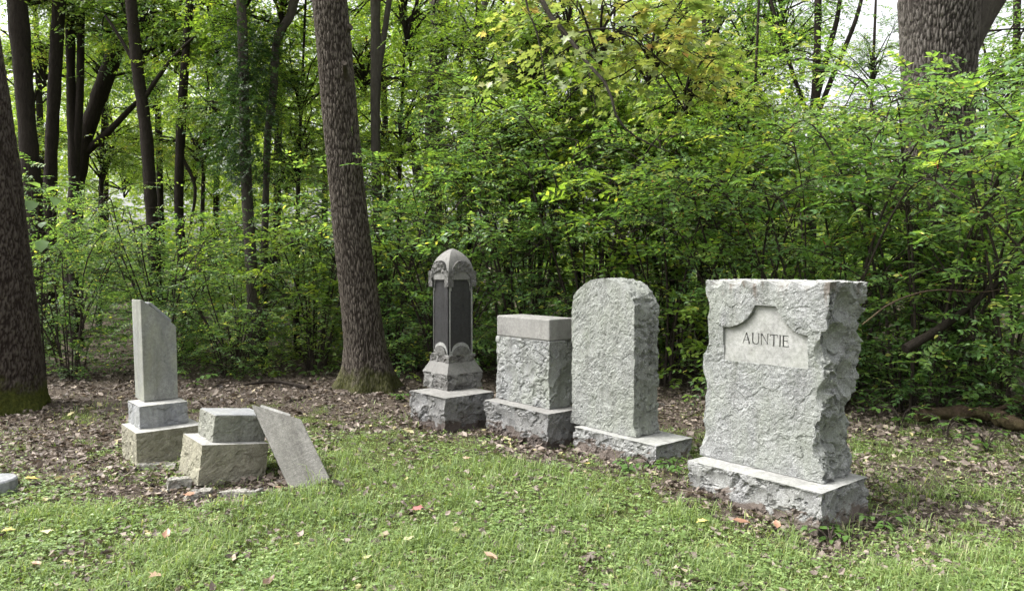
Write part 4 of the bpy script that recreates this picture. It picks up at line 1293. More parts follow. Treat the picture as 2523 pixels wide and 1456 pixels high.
# big forked trunk behind the right-hand shrubs
spec = [(0, 2224, 2404), (60, 2227, 2400), (120, 2229, 2396), (200, 2231, 2392), (300, 2233, 2388), (450, 2236, 2386), (650, 2240, 2384), (850, 2244, 2386), (900, 2246, 2390)]
BIG, bp_, br_ = big_tree('oak_tree', 'massive grey trunk that forks above the leafy shrubs behind the stone reading AUNTIE', spec, 10.5, M['bark_grey'], 320, 300, 0.022, 0.1, GT, 6.8, 12, freq=44)
mb = MB()
bl = BIG.location
P3 = [at(2345, 190, 10.5) - bl, at(2372, 110, 10.5) - bl, at(2405, 40, 10.5) - bl, at(2450, -40, 10.5) - bl, at(2540, -200, 10.7) - bl]
tube(mb, smooth_path(P3, 40), np.linspace(0.22, 0.26, 40), 40, False)
link('limb', mb.mesh('forked_limbs', M['bark_grey'], True), BIG)

def slim_tree(name, label, spec, Y, mat, branches=(), crowns=(), group='slim trees in the wood', top=None, sides=12, wob=0.01, ivy=()):
    """spec: (px, py, width px) from top to bottom"""
    q = [at(a, b, Y) for a, b, w in spec]
    z0 = None
    base = Vector((q[-1].x, Y, gz(q[-1].x, Y)))
    pts = [tuple(base - Vector((0, 0, 0.1)))] + [tuple(v) for v in q[::-1] if v.z > base.z + 0.2]
    rad = [spec[-1][2] / 2 / FPX * Y * 1.15] + [w / 2 / FPX * Y for (a, b, w), v in list(zip(spec, q))[::-1] if v.z > base.z + 0.2]
    dv = np.array(pts[-1]) - np.array(pts[-2]); dv /= max(dv[2], 0.2)
    pts.append(tuple(np.array(pts[-1]) + dv * 2.5)); rad.append(rad[-1] * 0.7)
    t = thing(name, label, 'tree', base, (0, 0, 0), group)
    n = 40
    P_ = np.array(pts)
    path = smooth_path(P_, n) - np.array(base)
    cum = np.concatenate([[0], np.cumsum(np.linalg.norm(np.diff(P_, axis=0), axis=1))]); cum /= cum[-1]
    # path parameter is uniform per segment
    rr = np.interp(np.linspace(0, len(P_) - 1, n), np.arange(len(P_)), rad)
    rng = np.random.RandomState(int(abs(base.x * 100 + Y * 10)))
    rr = rr * (1 + 0.05 * rng.normal(0, 1, n))
    mb = MB(); tube(mb, path, rr, sides, False)
    link('trunk', mb.mesh('trunk', mat, True), t)
    for br in branches:                      # (px, py, width[, dy]) polyline
        pp = [at(b[0], b[1], Y + (b[3] if len(b) > 3 else 0)) - base for b in br]
        mb = MB()
        k = 18
        tube(mb, smooth_path(pp, k), np.interp(np.linspace(0, len(br) - 1, k), np.arange(len(br)), [b[2] / 2 / FPX * (Y + (b[3] if len(b) > 3 else 0)) * (0.6 if len(b) > 3 else 1) for b in br]), 8, False)
        link('limb', mb.mesh('limb', mat, True), t)
    for cr in crowns:                        # (kind, px, py, dy, scale)
        kd, px, py, dy, sc = cr
        c = at(px, py, Y + dy) - base
        me, lm = CROWN[kd]
        rz = rng.uniform(0, 6.28)
        for nm, mm in (('crown', me), ('limbs', lm)):
            if kd == 'i' and nm == 'limbs': continue
            o_ = link(nm, mm, t, c, (0, 0, rz)); o_.scale = (sc, sc, sc)
            o_['kind'] = 'stuff'
    return t

exec_trees = []
slim_tree('forest_tree', 'dark trunk leaning right just beside the mossy edge trunk', [(42, 0, 44), (62, 250, 40), (82, 500, 42), (100, 700, 40), (115, 860, 44)], 13.0, M['bark_dark'],
          crowns=[('c', 60, -90, 0.8, 0.75)])
slim_tree('forest_tree', 'straight dark trunk second from the mossy edge trunk', [(146, 0, 30), (135, 200, 30), (124, 450, 30), (126, 700, 28), (130, 860, 32)], 13.6, M['bark_dark'],
          crowns=[('d', 190, -40, 0.8, 0.7)])
slim_tree('forest_tree', 'thin twin-stemmed dark tree left of the leaning trunk', [(172, 0, 20), (176, 250, 22), (182, 400, 26), (186, 620, 28), (190, 860, 30)], 14.2, M['bark_dark'],
          branches=[[(184, 420, 20), (196, 250, 18), (200, 60, 16), (206, -60, 14)]], crowns=[('c', 110, 110, 2.5, 0.7)])
slim_tree('forest_tree', 'dark tree leaning steeply to the right among upright trunks', [(330, -40, 30), (290, 110, 36), (240, 250, 38), (205, 360, 36), (185, 520, 36), (178, 860, 40)], 15.5, M['bark_dark'],
          branches=[[(205, 380, 22), (262, 330, 16), (322, 268, 12), (360, 230, 8)]], crowns=[('c', 350, -20, 0.8, 0.8)])
slim_tree('forest_tree', 'thickest dark upright trunk above the standing marble pier', [(322, 0, 26), (340, 180, 28), (360, 330, 30), (373, 520, 30), (383, 680, 30), (388, 860, 34)], 12.6, M['bark_dark'],
          branches=[[(338, 170, 12), (300, 100, 8), (260, 40, 6)], [(350, 250, 12), (420, 150, 8), (480, 90, 6)]], crowns=[('b', 340, 20, 1.4, 0.7), ('c', 430, 60, 2.0, 0.7)])
slim_tree('forest_tree', 'slender dark trunk right of the marble pier', [(468, 0, 18), (455, 170, 20), (445, 330, 22), (441, 520, 22), (455, 700, 22), (472, 880, 24)], 13.2, M['bark_dark'],
          branches=[[(445, 380, 10), (480, 460, 8), (470, 560, 6)]], crowns=[('d', 530, -20, 0.9, 0.75)])
slim_tree('ivy_tree', 'upright trunk cloaked in dark ivy left of the main tree', [(594, 0, 22), (598, 100, 24), (605, 400, 26), (618, 640, 28), (628, 800, 32), (632, 900, 38)], 11.4, M['bark_grey'],
          crowns=[('i', 602, 300, -0.1, 0.62), ('i', 604, 120, 0.1, 0.55), ('c', 600, -120, 0.5, 0.8), ('d', 560, 230, 1.4, 0.55)])
slim_tree('forest_tree', 'crooked pale grey stem between the ivy trunk and main tree', [(730, -20, 20), (715, 40, 20), (682, 100, 18), (674, 220, 19), (660, 330, 18), (655, 480, 16), (650, 700, 18), (648, 880, 20)], 11.8, M['bark_grey'],
          crowns=[('c', 690, -40, 1.0, 0.7), ('d', 660, 160, 2.5, 0.6)])
slim_tree('maple_tree', 'grey forked maple right of the main tree with yellowing leaves overhead', [(925, 0, 24), (926, 150, 25), (925, 300, 22), (928, 450, 24), (938, 650, 28), (945, 900, 32)], 12.4, M['bark_grey'],
          branches=[[(930, 190, 16), (946, 90, 15), (962, -20, 14)],
                    [(925, -120, 20), (1100, -180, 18, -2.0), (1290, -60, 22, -4.4), (1345, 25, 21, -4.9), (1400, 92, 18, -5.0), (1442, 150, 15, -5.1), (1498, 215, 12, -5.2), (1520, 290, 9, -5.2), (1570, 340, 7, -5.1), (1650, 375, 4, -5.0)],
                    [(1400, 92, 11, -5.0), (1450, 75, 9, -5.0), (1510, 72, 7, -4.9), (1570, 90, 5, -4.8)],
                    [(1290, -60, 12, -4.4), (1300, 20, 9, -4.6), (1325, 90, 7, -4.7), (1345, 200, 5, -4.7)]],
          crowns=[('m', 1480, 60, -4.7, 1.0), ('m', 1600, 110, -4.3, 1.0), ('m', 1400, 40, -4.2, 0.9), ('m', 1690, 200, -4.0, 0.8), ('d', 1000, -40, 0.8, 0.7), ('c', 900, 120, 2.6, 0.7), ('d', 830, 300, 3.0, 0.6)])
slim_tree('forest_tree', 'stout grey trunk crossed by a dark slanting limb behind the domed monument', [(1082, -40, 46), (1082, 100, 46), (1072, 250, 44), (1068, 400, 42), (1070, 520, 42), (1075, 880, 48)], 14.5, M['bark_grey'],
          branches=[[(1062, 320, 24), (1095, 230, 24), (1130, 150, 22), (1170, 70, 20), (1195, 10, 16), (1220, -60, 12)], [(1070, 520, 20), (1030, 430, 26), (1024, 380, 22), (1000, 330, 12), (970, 300, 8)]],
          crowns=[('d', 1190, -30, 1.5, 0.8), ('c', 1090, 60, 2.0, 0.6)])
slim_tree('forest_tree', 'vine draped tree behind the rounded gravestone', [(1290, 60, 14), (1280, 250, 18), (1262, 400, 22), (1255, 600, 24), (1250, 880, 28)], 12.8, M['bark_dark'],
          branches=[[(1262, 400, 12), (1200, 330, 8), (1150, 300, 6)]], crowns=[('i', 1275, 330, -0.3, 0.55), ('d', 1320, 120, 0.5, 0.8), ('c', 1430, 300, 0.3, 0.75), ('a', 1250, 420, 0.2, 0.5)])
slim_tree('forest_tree', 'multi-limbed tree with fanned upper branches before the open sky', [(2015, 60, 16), (2012, 180, 20), (2006, 300, 22), (2000, 420, 24), (1995, 640, 28), (1990, 880, 32)], 13.0, M['bark_dark'],
          branches=[[(2008, 260, 15), (2040, 130, 14), (2062, 50, 11), (2075, -40, 9)], [(2008, 300, 12), (2055, 180, 12), (2105, 60, 10), (2130, -30, 8)], [(2006, 330, 12), (1960, 200, 10), (1915, 60, 8), (1890, -40, 6)]],
          crowns=[('b', 1930, 10, 0.8, 0.62), ('d', 1840, 140, 0.2, 0.65), ('b', 1880, 330, 1.2, 0.6)])
slim_tree('forest_tree', 'short dark leaning trunk between the rounded stone and the stone reading AUNTIE', [(1740, 20, 16), (1735, 200, 22), (1742, 350, 26), (1735, 600, 28), (1730, 880, 32)], 14.0, M['bark_dark'],
          crowns=[('a', 1720, 190, 0.4, 0.9), ('d', 1620, 300, -0.4, 0.8), ('b', 1760, 20, 1.0, 0.8)])

# small bright understory trees that fill the space above the shrubs
for px, Y, top, kd, py, sc, kd2, px2, py2, sc2, lb_ in [
    (500, 16.5, 250, 'c', 330, 0.7, 'd', 520, 90, 0.7, 'right of the slender dark trunk'), (735, 12.6, 200, 'd', 350, 0.5, 'c', 740, 200, 0.5, 'just left of the main tree'),
    (985, 15.2, 150, 'd', 300, 0.7, 'c', 1010, 60, 0.7, 'left of the domed monument'), (1160, 12.0, 150, 'c', 330, 0.6, 'd', 1180, 110, 0.65, 'right of the domed monument'),
    (1335, 11.2, 130, 'd', 300, 0.65, 'c', 1310, 90, 0.6, 'above the flat-capped block stone'), (1500, 11.6, 150, 'c', 330, 0.7, 'd', 1480, 160, 0.6, 'above the rounded gravestone'),
    (1660, 11.0, 180, 'd', 360, 0.65, 'c', 1640, 180, 0.65, 'left of the stone reading AUNTIE'), (1850, 10.8, 230, 'c', 390, 0.6, 'd', 1800, 230, 0.5, 'above the stone reading AUNTIE'),
    (250, 17.5, 150, 'd', 330, 0.75, 'c', 255, 120, 0.7, 'between the leaning and upright dark trunks'), (2140, 14.5, 200, 'b', 330, 0.5, 'b', 2150, 140, 0.42, 'in the sky gap left of the massive forked trunk')]:
    slim_tree('understory_tree', 'slender light green understory tree ' + lb_, [(px + 10, top, 7), (px, (top + 700) / 2, 10), (px - 6, 860, 13)], Y, M['bark_dark'], crowns=[(kd, px, py, 0, sc), (kd2, px2, py2, 0.3, sc2)], group='understory trees', sides=6)

# more trees deeper in the wood
rng = random.Random(77)
FAR_LABEL = ['behind the mossy edge trunk', 'between the first two dark trunks', 'right of the steeply leaning tree', 'just right of the trunk above the marble pier', 'between the slender dark trunk and ivy trunk', 'between the ivy trunk and the crooked pale stem',
             'partly hidden by the main tree', 'just right of the grey forked maple', 'right of the dark slanting limb', 'beside the vine draped tree', 'above the flat-capped block stone', 'above the rounded gravestone', 'left of the short dark leaning trunk',
             'above the stone reading AUNTIE', 'behind the massive forked trunk', 'right of the massive forked trunk', 'far beyond the frame edge trunk', 'behind the tallest shrub at the frame edge']
far_spots = [(-40, 20.5, 26), (110, 22, 24), (260, 24, 22), (400, 20, 24), (530, 22.5, 22), (680, 19.5, 26), (800, 23, 22), (960, 20, 24), (1130, 22, 22), (1290, 20, 22), (1420, 18.5, 24), (1560, 21, 22), (1680, 18, 24),
             (1830, 20, 22), (2340, 19, 26), (2500, 17, 26), (-160, 17, 26), (2640, 14, 26)]
for k, (px, Y, w) in enumerate(far_spots):
    lean = rng.uniform(-25, 25)
    kinds = ['a', 'b', 'c', 'd']
    crs = [(kinds[rng.randrange(4)], px + rng.uniform(-60, 60), rng.uniform(40, 190), rng.uniform(-0.5, 0.5), rng.uniform(0.8, 1.05)),
           (kinds[2 + rng.randrange(2)], px + rng.uniform(-90, 90), rng.uniform(330, 430), rng.uniform(-0.5, 0.5), rng.uniform(0.6, 0.8))]
    if k % 2 == 0: crs = crs[1:]
    if k % 6 == 1: crs.append((kinds[rng.randrange(4)], px + rng.uniform(-90, 90), rng.uniform(-160, -60), rng.uniform(-0.5, 0.5), rng.uniform(0.9, 1.2)))
    if px > 1800 and px < 2300: crs = crs[:1]
    slim_tree('forest_tree', 'slim tree deep in the wood ' + FAR_LABEL[k], [(px + lean, 0, w * 0.8 * 13 / Y), (px + lean * 0.4, 350, w * 13 / Y), (px, 760, w * 1.2 * 13 / Y)], Y, M['bark_dark'], crowns=crs, group='slim trees deep in the wood', sides=8)

# ------------------------------------------------------------------ shrub thicket along the wood edge
S = place_shrub
row = [
 ('a', -6.3, 10.6, 1.0), ('f', -5.2, 11.0, 1.05), ('c', -4.1, 10.8, 0.95), ('e', -3.0, 11.2, 0.95), ('b', -1.9, 11.3, 1.0), ('c', -0.9, 10.8, 1.0), ('f', 0.1, 10.7, 1.1), ('b', 1.1, 10.2, 1.1), ('e', 2.0, 9.8, 1.0),
 ('b', -7.4, 11.4, 1.1), ('c', -5.8, 12.4, 1.05), ('e', -4.6, 12.6, 1.1), ('b', -3.4, 12.8, 1.1), ('c', -2.3, 12.9, 1.1), ('e', -1.1, 12.6, 1.15), ('b', 0.2, 12.3, 1.2), ('e', 1.4, 11.8, 1.35), ('a', 2.6, 11.2, 1.4), ('b', 3.7, 10.6, 1.1),
]
lab = ['shrub under the dark leaning trunks at the wood edge', 'shrub right of the mossy edge trunk', 'shrub behind the standing marble pier', 'shrub behind the tilted pedestal', 'shrub between fallen pier and main tree', 'shrub just right of the main tree',
       'shrub behind the domed monument', 'shrub behind the flat-capped block stone', 'shrub behind the rounded gravestone',
       'tall shrub at the far side of the mossy edge trunk', 'second-row shrub beyond the mossy edge trunk', 'second-row shrub beyond the standing marble pier', 'second-row shrub beyond the tilted pedestal', 'second-row shrub beyond the ivy trunk', 'second-row shrub beyond the main tree',
       'tall second-row shrub beyond the domed monument', 'tall second-row shrub beyond the flat-capped block stone', 'tall second-row shrub beyond the rounded gravestone', 'tall second-row shrub beyond the stone reading AUNTIE']
for (k, x, y, sc), lb_ in zip(row, lab):
    vr = (1 + 0.16 * math.sin(x * 7.3 + y * 3.1)) * (0.84 if x < -2.2 else 1.0)
    S(k, 'leafy green ' + lb_, x, y, sc * vr, sc * vr * (1 + 0.10 * math.sin(x * 5.1 + 1.0)))
near_row = [('n1', 2.9, 9.0, 1.0, 'broad green shrub filling the gap between the rounded stone and AUNTIE stone'), ('n2', 3.5, 8.3, 1.0, 'shrub with red berries rising behind the stone reading AUNTIE'),
            ('n3', 4.3, 7.9, 1.0, 'tall shrub in front of the massive forked trunk'), ('n1', 5.0, 7.3, 1.05, 'bright shrub overhanging the fallen log'), ('n2', 5.6, 6.5, 0.95, 'nearest large-leaved shrub at the far edge of the frame'),
            ('n3', 5.6, 8.8, 1.2, 'tallest shrub beside the massive forked trunk'), ('n2', 4.3, 9.6, 0.98, 'tall shrub hiding the foot of the massive forked trunk'), ('n1', 5.25, 9.0, 1.3, 'leafy shrub climbing in front of the massive forked trunk')]
NEAR = [S(k, lb_, x, y, sc) for k, x, y, sc, lb_ in near_row]
# thicket deeper in: reads as one mass under the trees
def undergrowth():
    rng = np.random.RandomState(9)
    n = 5200
    x = rng.uniform(-16, 14, n); y = rng.uniform(13.2, 24, n)
    hgt = 1.6 + 0.9 * fbm2(x, y, 0.5, 61, 2) + 0.02 * y
    z = hgt * rng.rand(n) ** 0.7
    O = np.stack([x, y, z + gh(x, y)], 1)
    (P, X, Nn, s, t), _ = sprays(rng, O, rng.normal(0, 1, (n, 3)) * np.array([1, 1, 0.3]), rng.uniform(0.3, 0.7, n), 5, 0.12, 0.15, 0.45, 0.2)
    V, F, tt = leaves(P, X, Nn, s, L2V, L2F, t)
    o = link('undergrowth', npmesh('undergrowth', V, F, M['lf_shrub'], False, tt))
    tag(o, 'dense green undergrowth filling the wood floor', 'undergrowth', kind='stuff')
undergrowth()
def distant_wood():
    rng = np.random.RandomState(10)
    nc = 1300
    cx = rng.uniform(-34, 32, nc); cyy = rng.uniform(27, 40, nc)
    top = 8.8 + 3.5 * fbm2(cx, cyy * 0, 0.12, 70, 2)
    rt = cx / cyy
    top = top * (1 - 0.62 * np.exp(-((rt - 0.47) / 0.085) ** 2))      # a gap in the far trees
    cz = rng.rand(nc) ** 0.8 * top
    per = 28
    q = rng.normal(0, 1, (nc, per, 3)) * np.array([1.1, 1.1, 0.75])
    O = (np.stack([cx, cyy, cz], 1)[:, None, :] + q).reshape(-1, 3)
    O = O[O[:, 2] > 0]
    n = len(O)
    (P, X, Nn, s, t), _ = sprays(rng, O, rng.normal(0, 1, (n, 3)) * np.array([1, 1, 0.4]), rng.uniform(0.4, 0.9, n), 3, 0.26, 0.15, 0.5, 0.25)
    V, F, tt = leaves(P, X, Nn, s, L2V, L2F, t)
    o = link('distant_woodland', npmesh('distant_woodland', V, F, M['lf_far'], False, tt))
    tag(o, 'bright yellow-green foliage of the woodland far behind', 'woodland', kind='stuff')
distant_wood()

# red berries in small clusters among the leaves
def berries(shrub_obj, kind, seed, n=170):
    rng = np.random.RandomState(seed)
    P = SHRUB[kind][2]
    P = P[P[:, 2] > 1.2]
    c = P[rng.randint(0, len(P), n // 3)]
    P = np.repeat(c, 3, 0) + rng.normal(0, 0.012, (len(c) * 3, 3))
    T = np.array([(1, 0, 0), (-1, 0, 0), (0, 1, 0), (0, -1, 0), (0, 0, 1), (0, 0, -1)]) * 0.0065
    Fo = np.array([(0, 2, 4), (2, 1, 4), (1, 3, 4), (3, 0, 4), (2, 0, 5), (1, 2, 5), (3, 1, 5), (0, 3, 5)])
    V = (P[:, None] + T[None]).reshape(-1, 3)
    F = (np.arange(len(P))[:, None, None] * 6 + Fo[None]).reshape(-1, 3)
    o = link('berries', npmesh('red_berries', V, F, M['berry'], True), shrub_obj)
    o.scale = [q for q in shrub_obj.children if q.name.startswith('foliage')][0].scale
    o['kind'] = 'stuff'; o['label'] = 'clusters of small red berries'
for k_, o_ in enumerate(NEAR[:4]): berries(o_, near_row[k_][0], 400 + k_)
# fallen log and dead branches at the right
def log():
    a, b_ = gnd(2330, 1052), gnd(2620, 1085)
    t = thing('fallen_log', 'rotten fallen log under the shrubs by the frame edge', 'log', (a.x, a.y, 0.0))
    pts = [Vector((-0.2, 0.15, 0.10)), Vector((0.4, 0.05, 0.12)), (b_ - a) * 0.6 + Vector((0, 0, 0.11)), (b_ - a) * 1.1 + Vector((0, 0, 0.10))]
    path = smooth_path(pts, 60)
    sides = 26
    mb = MB(); rad = 0.065 * (1 + 0.12 * np.sin(np.arange(60) * 0.7) + 0.08 * np.random.RandomState(3).normal(0, 1, 60))
    tube(mb, path, rad, sides, True)
    V = mb.V[0]; V += 0.015 * fbm(V * np.array([6, 25, 25]), 4, 3)[:, None]
    link('trunk', mb.mesh('log', M['wood_log'], True), t)
    # splintered side branch
    mb = MB(); tube(mb, smooth_path([path[20], path[24] + np.array([0.1, -0.1, 0.12]), path[30] + np.array([0.25, -0.2, 0.30])], 10), np.linspace(0.03, 0.012, 10), 7)
    link('broken_branch', mb.mesh('broken_branch', M['wood_log'], True), t)
log()
def dead_branch(label, pts, r, mat='twig', side=()):
    base = Vector(pts[0])
    t = thing('fallen_branch', label, 'branch', base, group='fallen branches')
    mb = MB(); path = smooth_path([Vector(q) - base for q in pts], 16)
    tube(mb, path, np.linspace(r, r * 0.4, 16), 7)
    link('stick', mb.mesh('stick', M[mat], True), t)
    for (i, e) in side:
        mb = MB(); tube(mb, smooth_path([path[i], path[i] * 0.5 + (np.array(e) - np.array(base)) * 0.5 + np.array([0, 0, 0.03]), np.array(e) - np.array(base)], 8), np.linspace(r * 0.5, r * 0.2, 8), 5)
        link('twig', mb.mesh('twig', M[mat], True), t)
dead_branch('dark dead branch slanting up through the shrubs above the fallen log', [at(2230, 860, 7.2), at(2330, 800, 7.3), at(2430, 720, 7.5), at(2530, 640, 7.7)], 0.05, 'bark_dark', [(8, at(2400, 850, 7.2))])
dead_branch('arching bare bramble stem right of the stone reading AUNTIE', [at(2125, 800, 6.4), at(2200, 745, 6.5), at(2300, 715, 6.6), at(2420, 720, 6.7), at(2520, 700, 6.8)], 0.009, 'wood_log')
dead_branch('pale stick lying on the soil right of the stone reading AUNTIE', [gnd(2150, 1228, 0.03), gnd(2185, 1238, 0.03), gnd(2210, 1250, 0.03)], 0.012, 'wood_log')
dead_branch('thin dark stick lying behind the domed monument', [gnd(760, 955, 0.04), gnd(680, 940, 0.06), gnd(600, 948, 0.05)], 0.03, 'bark_dark')

# ------------------------------------------------------------------ small individual plants with their own leaves
def leaf_obj_mesh(name, TV, TF, mat, fold=1.0):
    return npmesh(name, TV, TF, mat, True, np.full(len(TV), 0.6))
LEAF_BIG = leaf_obj_mesh('broad_leaf', L6V * np.array([1, 1.35, 1]), L6F, M['lf_pale'])
LEAF_HERB = leaf_obj_mesh('herb_leaf', L6V * np.array([1, 1.1, 1]), L6F, M['lf_herb'])
def small_plant(name, label, base, stems, leafmesh, size, seed, cat='plant', group='small plants', rosette=False):
    rr = random.Random(seed)
    t = thing(name, label, cat, base, group=group)
    for st in stems:
        pts = [Vector((0, 0, -0.01))] + [Vector(q) for q in st]
        path = smooth_path(pts, 10)
        mb = MB(); tube(mb, path, np.linspace(0.006, 0.003, 10), 5, False)
        link('stem', mb.mesh('stem', M['twig'], True), t)
        for i in range(6 if size > 0.2 else 2, 10, 2 if not rosette else 3):
            for sd in (-1, 1):
                d = path[min(9, i + 1)] - path[i - 1]
                az = math.atan2(d[1], d[0]) + sd * rr.uniform(0.7, 1.3)
                o_ = link('leaf', leafmesh, t, Vector(path[i]), (rr.uniform(-0.3, 0.3), rr.uniform(0.0, 0.4) + (0.45 if size > 0.2 else 0), az))
                s_ = size * rr.uniform(0.7, 1.15); o_.scale = (s_, s_, s_)
        o_ = link('leaf', leafmesh, t, Vector(path[9]), (0, 0.1, rr.uniform(0, 6.28))); o_.scale = (size,) * 3
def plant_at(px, py): 
    g = gnd(px, py); return Vector((g.x, g.y, gz(g.x, g.y)))
small_plant('sapling', 'pale broad-leaved sapling beside the mossy edge trunk', plant_at(118, 985), [[(-0.05, 0, 0.9), (-0.02, 0, 1.9), (-0.12, -0.1, 2.55)], [(-0.05, 0, 1.2), (0.0, 0, 2.1), (0.20, 0.0, 2.50)]], LEAF_BIG, 0.205, 1, 'sapling')
small_plant('seedling', 'young leafy seedling at the wood edge behind the tilted pedestal', plant_at(632, 935), [[(-0.03, 0, 0.15), (0, 0, 0.34), (0.06, 0, 0.5)], [(0.02, 0, 0.1), (-0.1, 0.02, 0.2), (-0.2, 0, 0.24)]], LEAF_HERB, 0.11, 2, 'sapling')
small_plant('seedling', 'young leafy seedling just left of the main tree', plant_at(760, 925), [[(0.05, 0, 0.12), (0.12, 0, 0.25), (0.14, 0, 0.36)], [(-0.05, 0, 0.1), (-0.2, 0.0, 0.18), (-0.32, 0, 0.22)], [(0.1, 0, 0.08), (0.22, 0, 0.14), (0.3, 0, 0.15)]], LEAF_HERB, 0.12, 3, 'sapling')
small_plant('seedling', 'low leafy seedling behind the marble pier', plant_at(480, 952), [[(0.02, 0, 0.1), (0.1, 0, 0.16), (0.22, 0, 0.18)], [(-0.05, 0, 0.1), (-0.12, 0, 0.2), (-0.2, 0, 0.22)]], LEAF_HERB, 0.12, 4, 'sapling')
for k, (px, py, lb_) in enumerate([(1605, 1158, 'leafy weed at the near corner of the rounded stone base'), (1660, 1180, 'larger leafy weed between the rounded stone and AUNTIE stone'), (1545, 1172, 'single upright weed in front of the rounded stone base'),
                                   (2180, 1300, 'low weed on bare soil right of the AUNTIE stone base'), (2045, 1325, 'grassy weed at the near corner of the AUNTIE stone base'), (2330, 1080, 'leafy plant in front of the fallen log'), (2430, 1110, 'bushy plant at the end of the fallen log'), (2220, 1050, 'dark leafy plant behind the AUNTIE stone base'),
                                   (985, 985, 'small yellow-green plant beside the mossy foot of the main tree'), (2480, 1060, 'tall leafy plant above the fallen log by the frame edge')]):
    rr = random.Random(k + 40)
    big = 2.2 if px > 2190 else 1.0
    st = []
    for q in range(6 if big > 1 else 5):
        a = rr.uniform(0, 6.28); l = rr.uniform(0.05, 0.12) * big
        st.append([(math.cos(a) * l * 0.3, math.sin(a) * l * 0.3, 0.06 * big), (math.cos(a) * l, math.sin(a) * l, 0.09 * big), (math.cos(a) * l * 1.6, math.sin(a) * l * 1.6, 0.08 * big)])
    small_plant('weed', lb_, plant_at(px, py), st, LEAF_HERB, 0.062 * (1.25 if big > 1 else 1), k + 60, 'plant', 'small plants', True)

# ------------------------------------------------------------------ lawn, clover, leaf litter
FOOT = [(1.81, 4.30, 0.965, 0.558), (1.10, 5.64, 0.906, 0.45), (0.31, 6.35, 0.909, 0.43), (-0.64, 6.99, 0.6, 0.6), (-2.91, 5.73, 0.52, 0.50), (-2.235, 5.245, 0.47, 0.485)]
def free(x, y, mrg=0.0):
    k = np.ones(len(x), bool)
    for cx, cyy, lx, ly in FOOT:
        c = corner_loc(cx, cyy, lx, ly)
        ca, sa = math.cos(-YAW), math.sin(-YAW)
        u = (x - c.x) * ca - (y - c.y) * sa; v = (x - c.x) * sa + (y - c.y) * ca
        k &= ~((np.abs(u) < lx / 2 + mrg) & (np.abs(v) < ly / 2 + mrg))
    k &= np.hypot(x + 1.85, y - 9.35) > 0.38
    return k
def scatter(rng, n, y0, y1, power=1.6):
    """ground points, denser towards the viewer"""
    t = rng.rand(n)
    y = (y0 ** (1 - power) + t * (y1 ** (1 - power) - y0 ** (1 - power))) ** (1 / (1 - power))
    x = rng.uniform(-1, 1, n) * (y * 0.735 + 0.5)
    return x, y

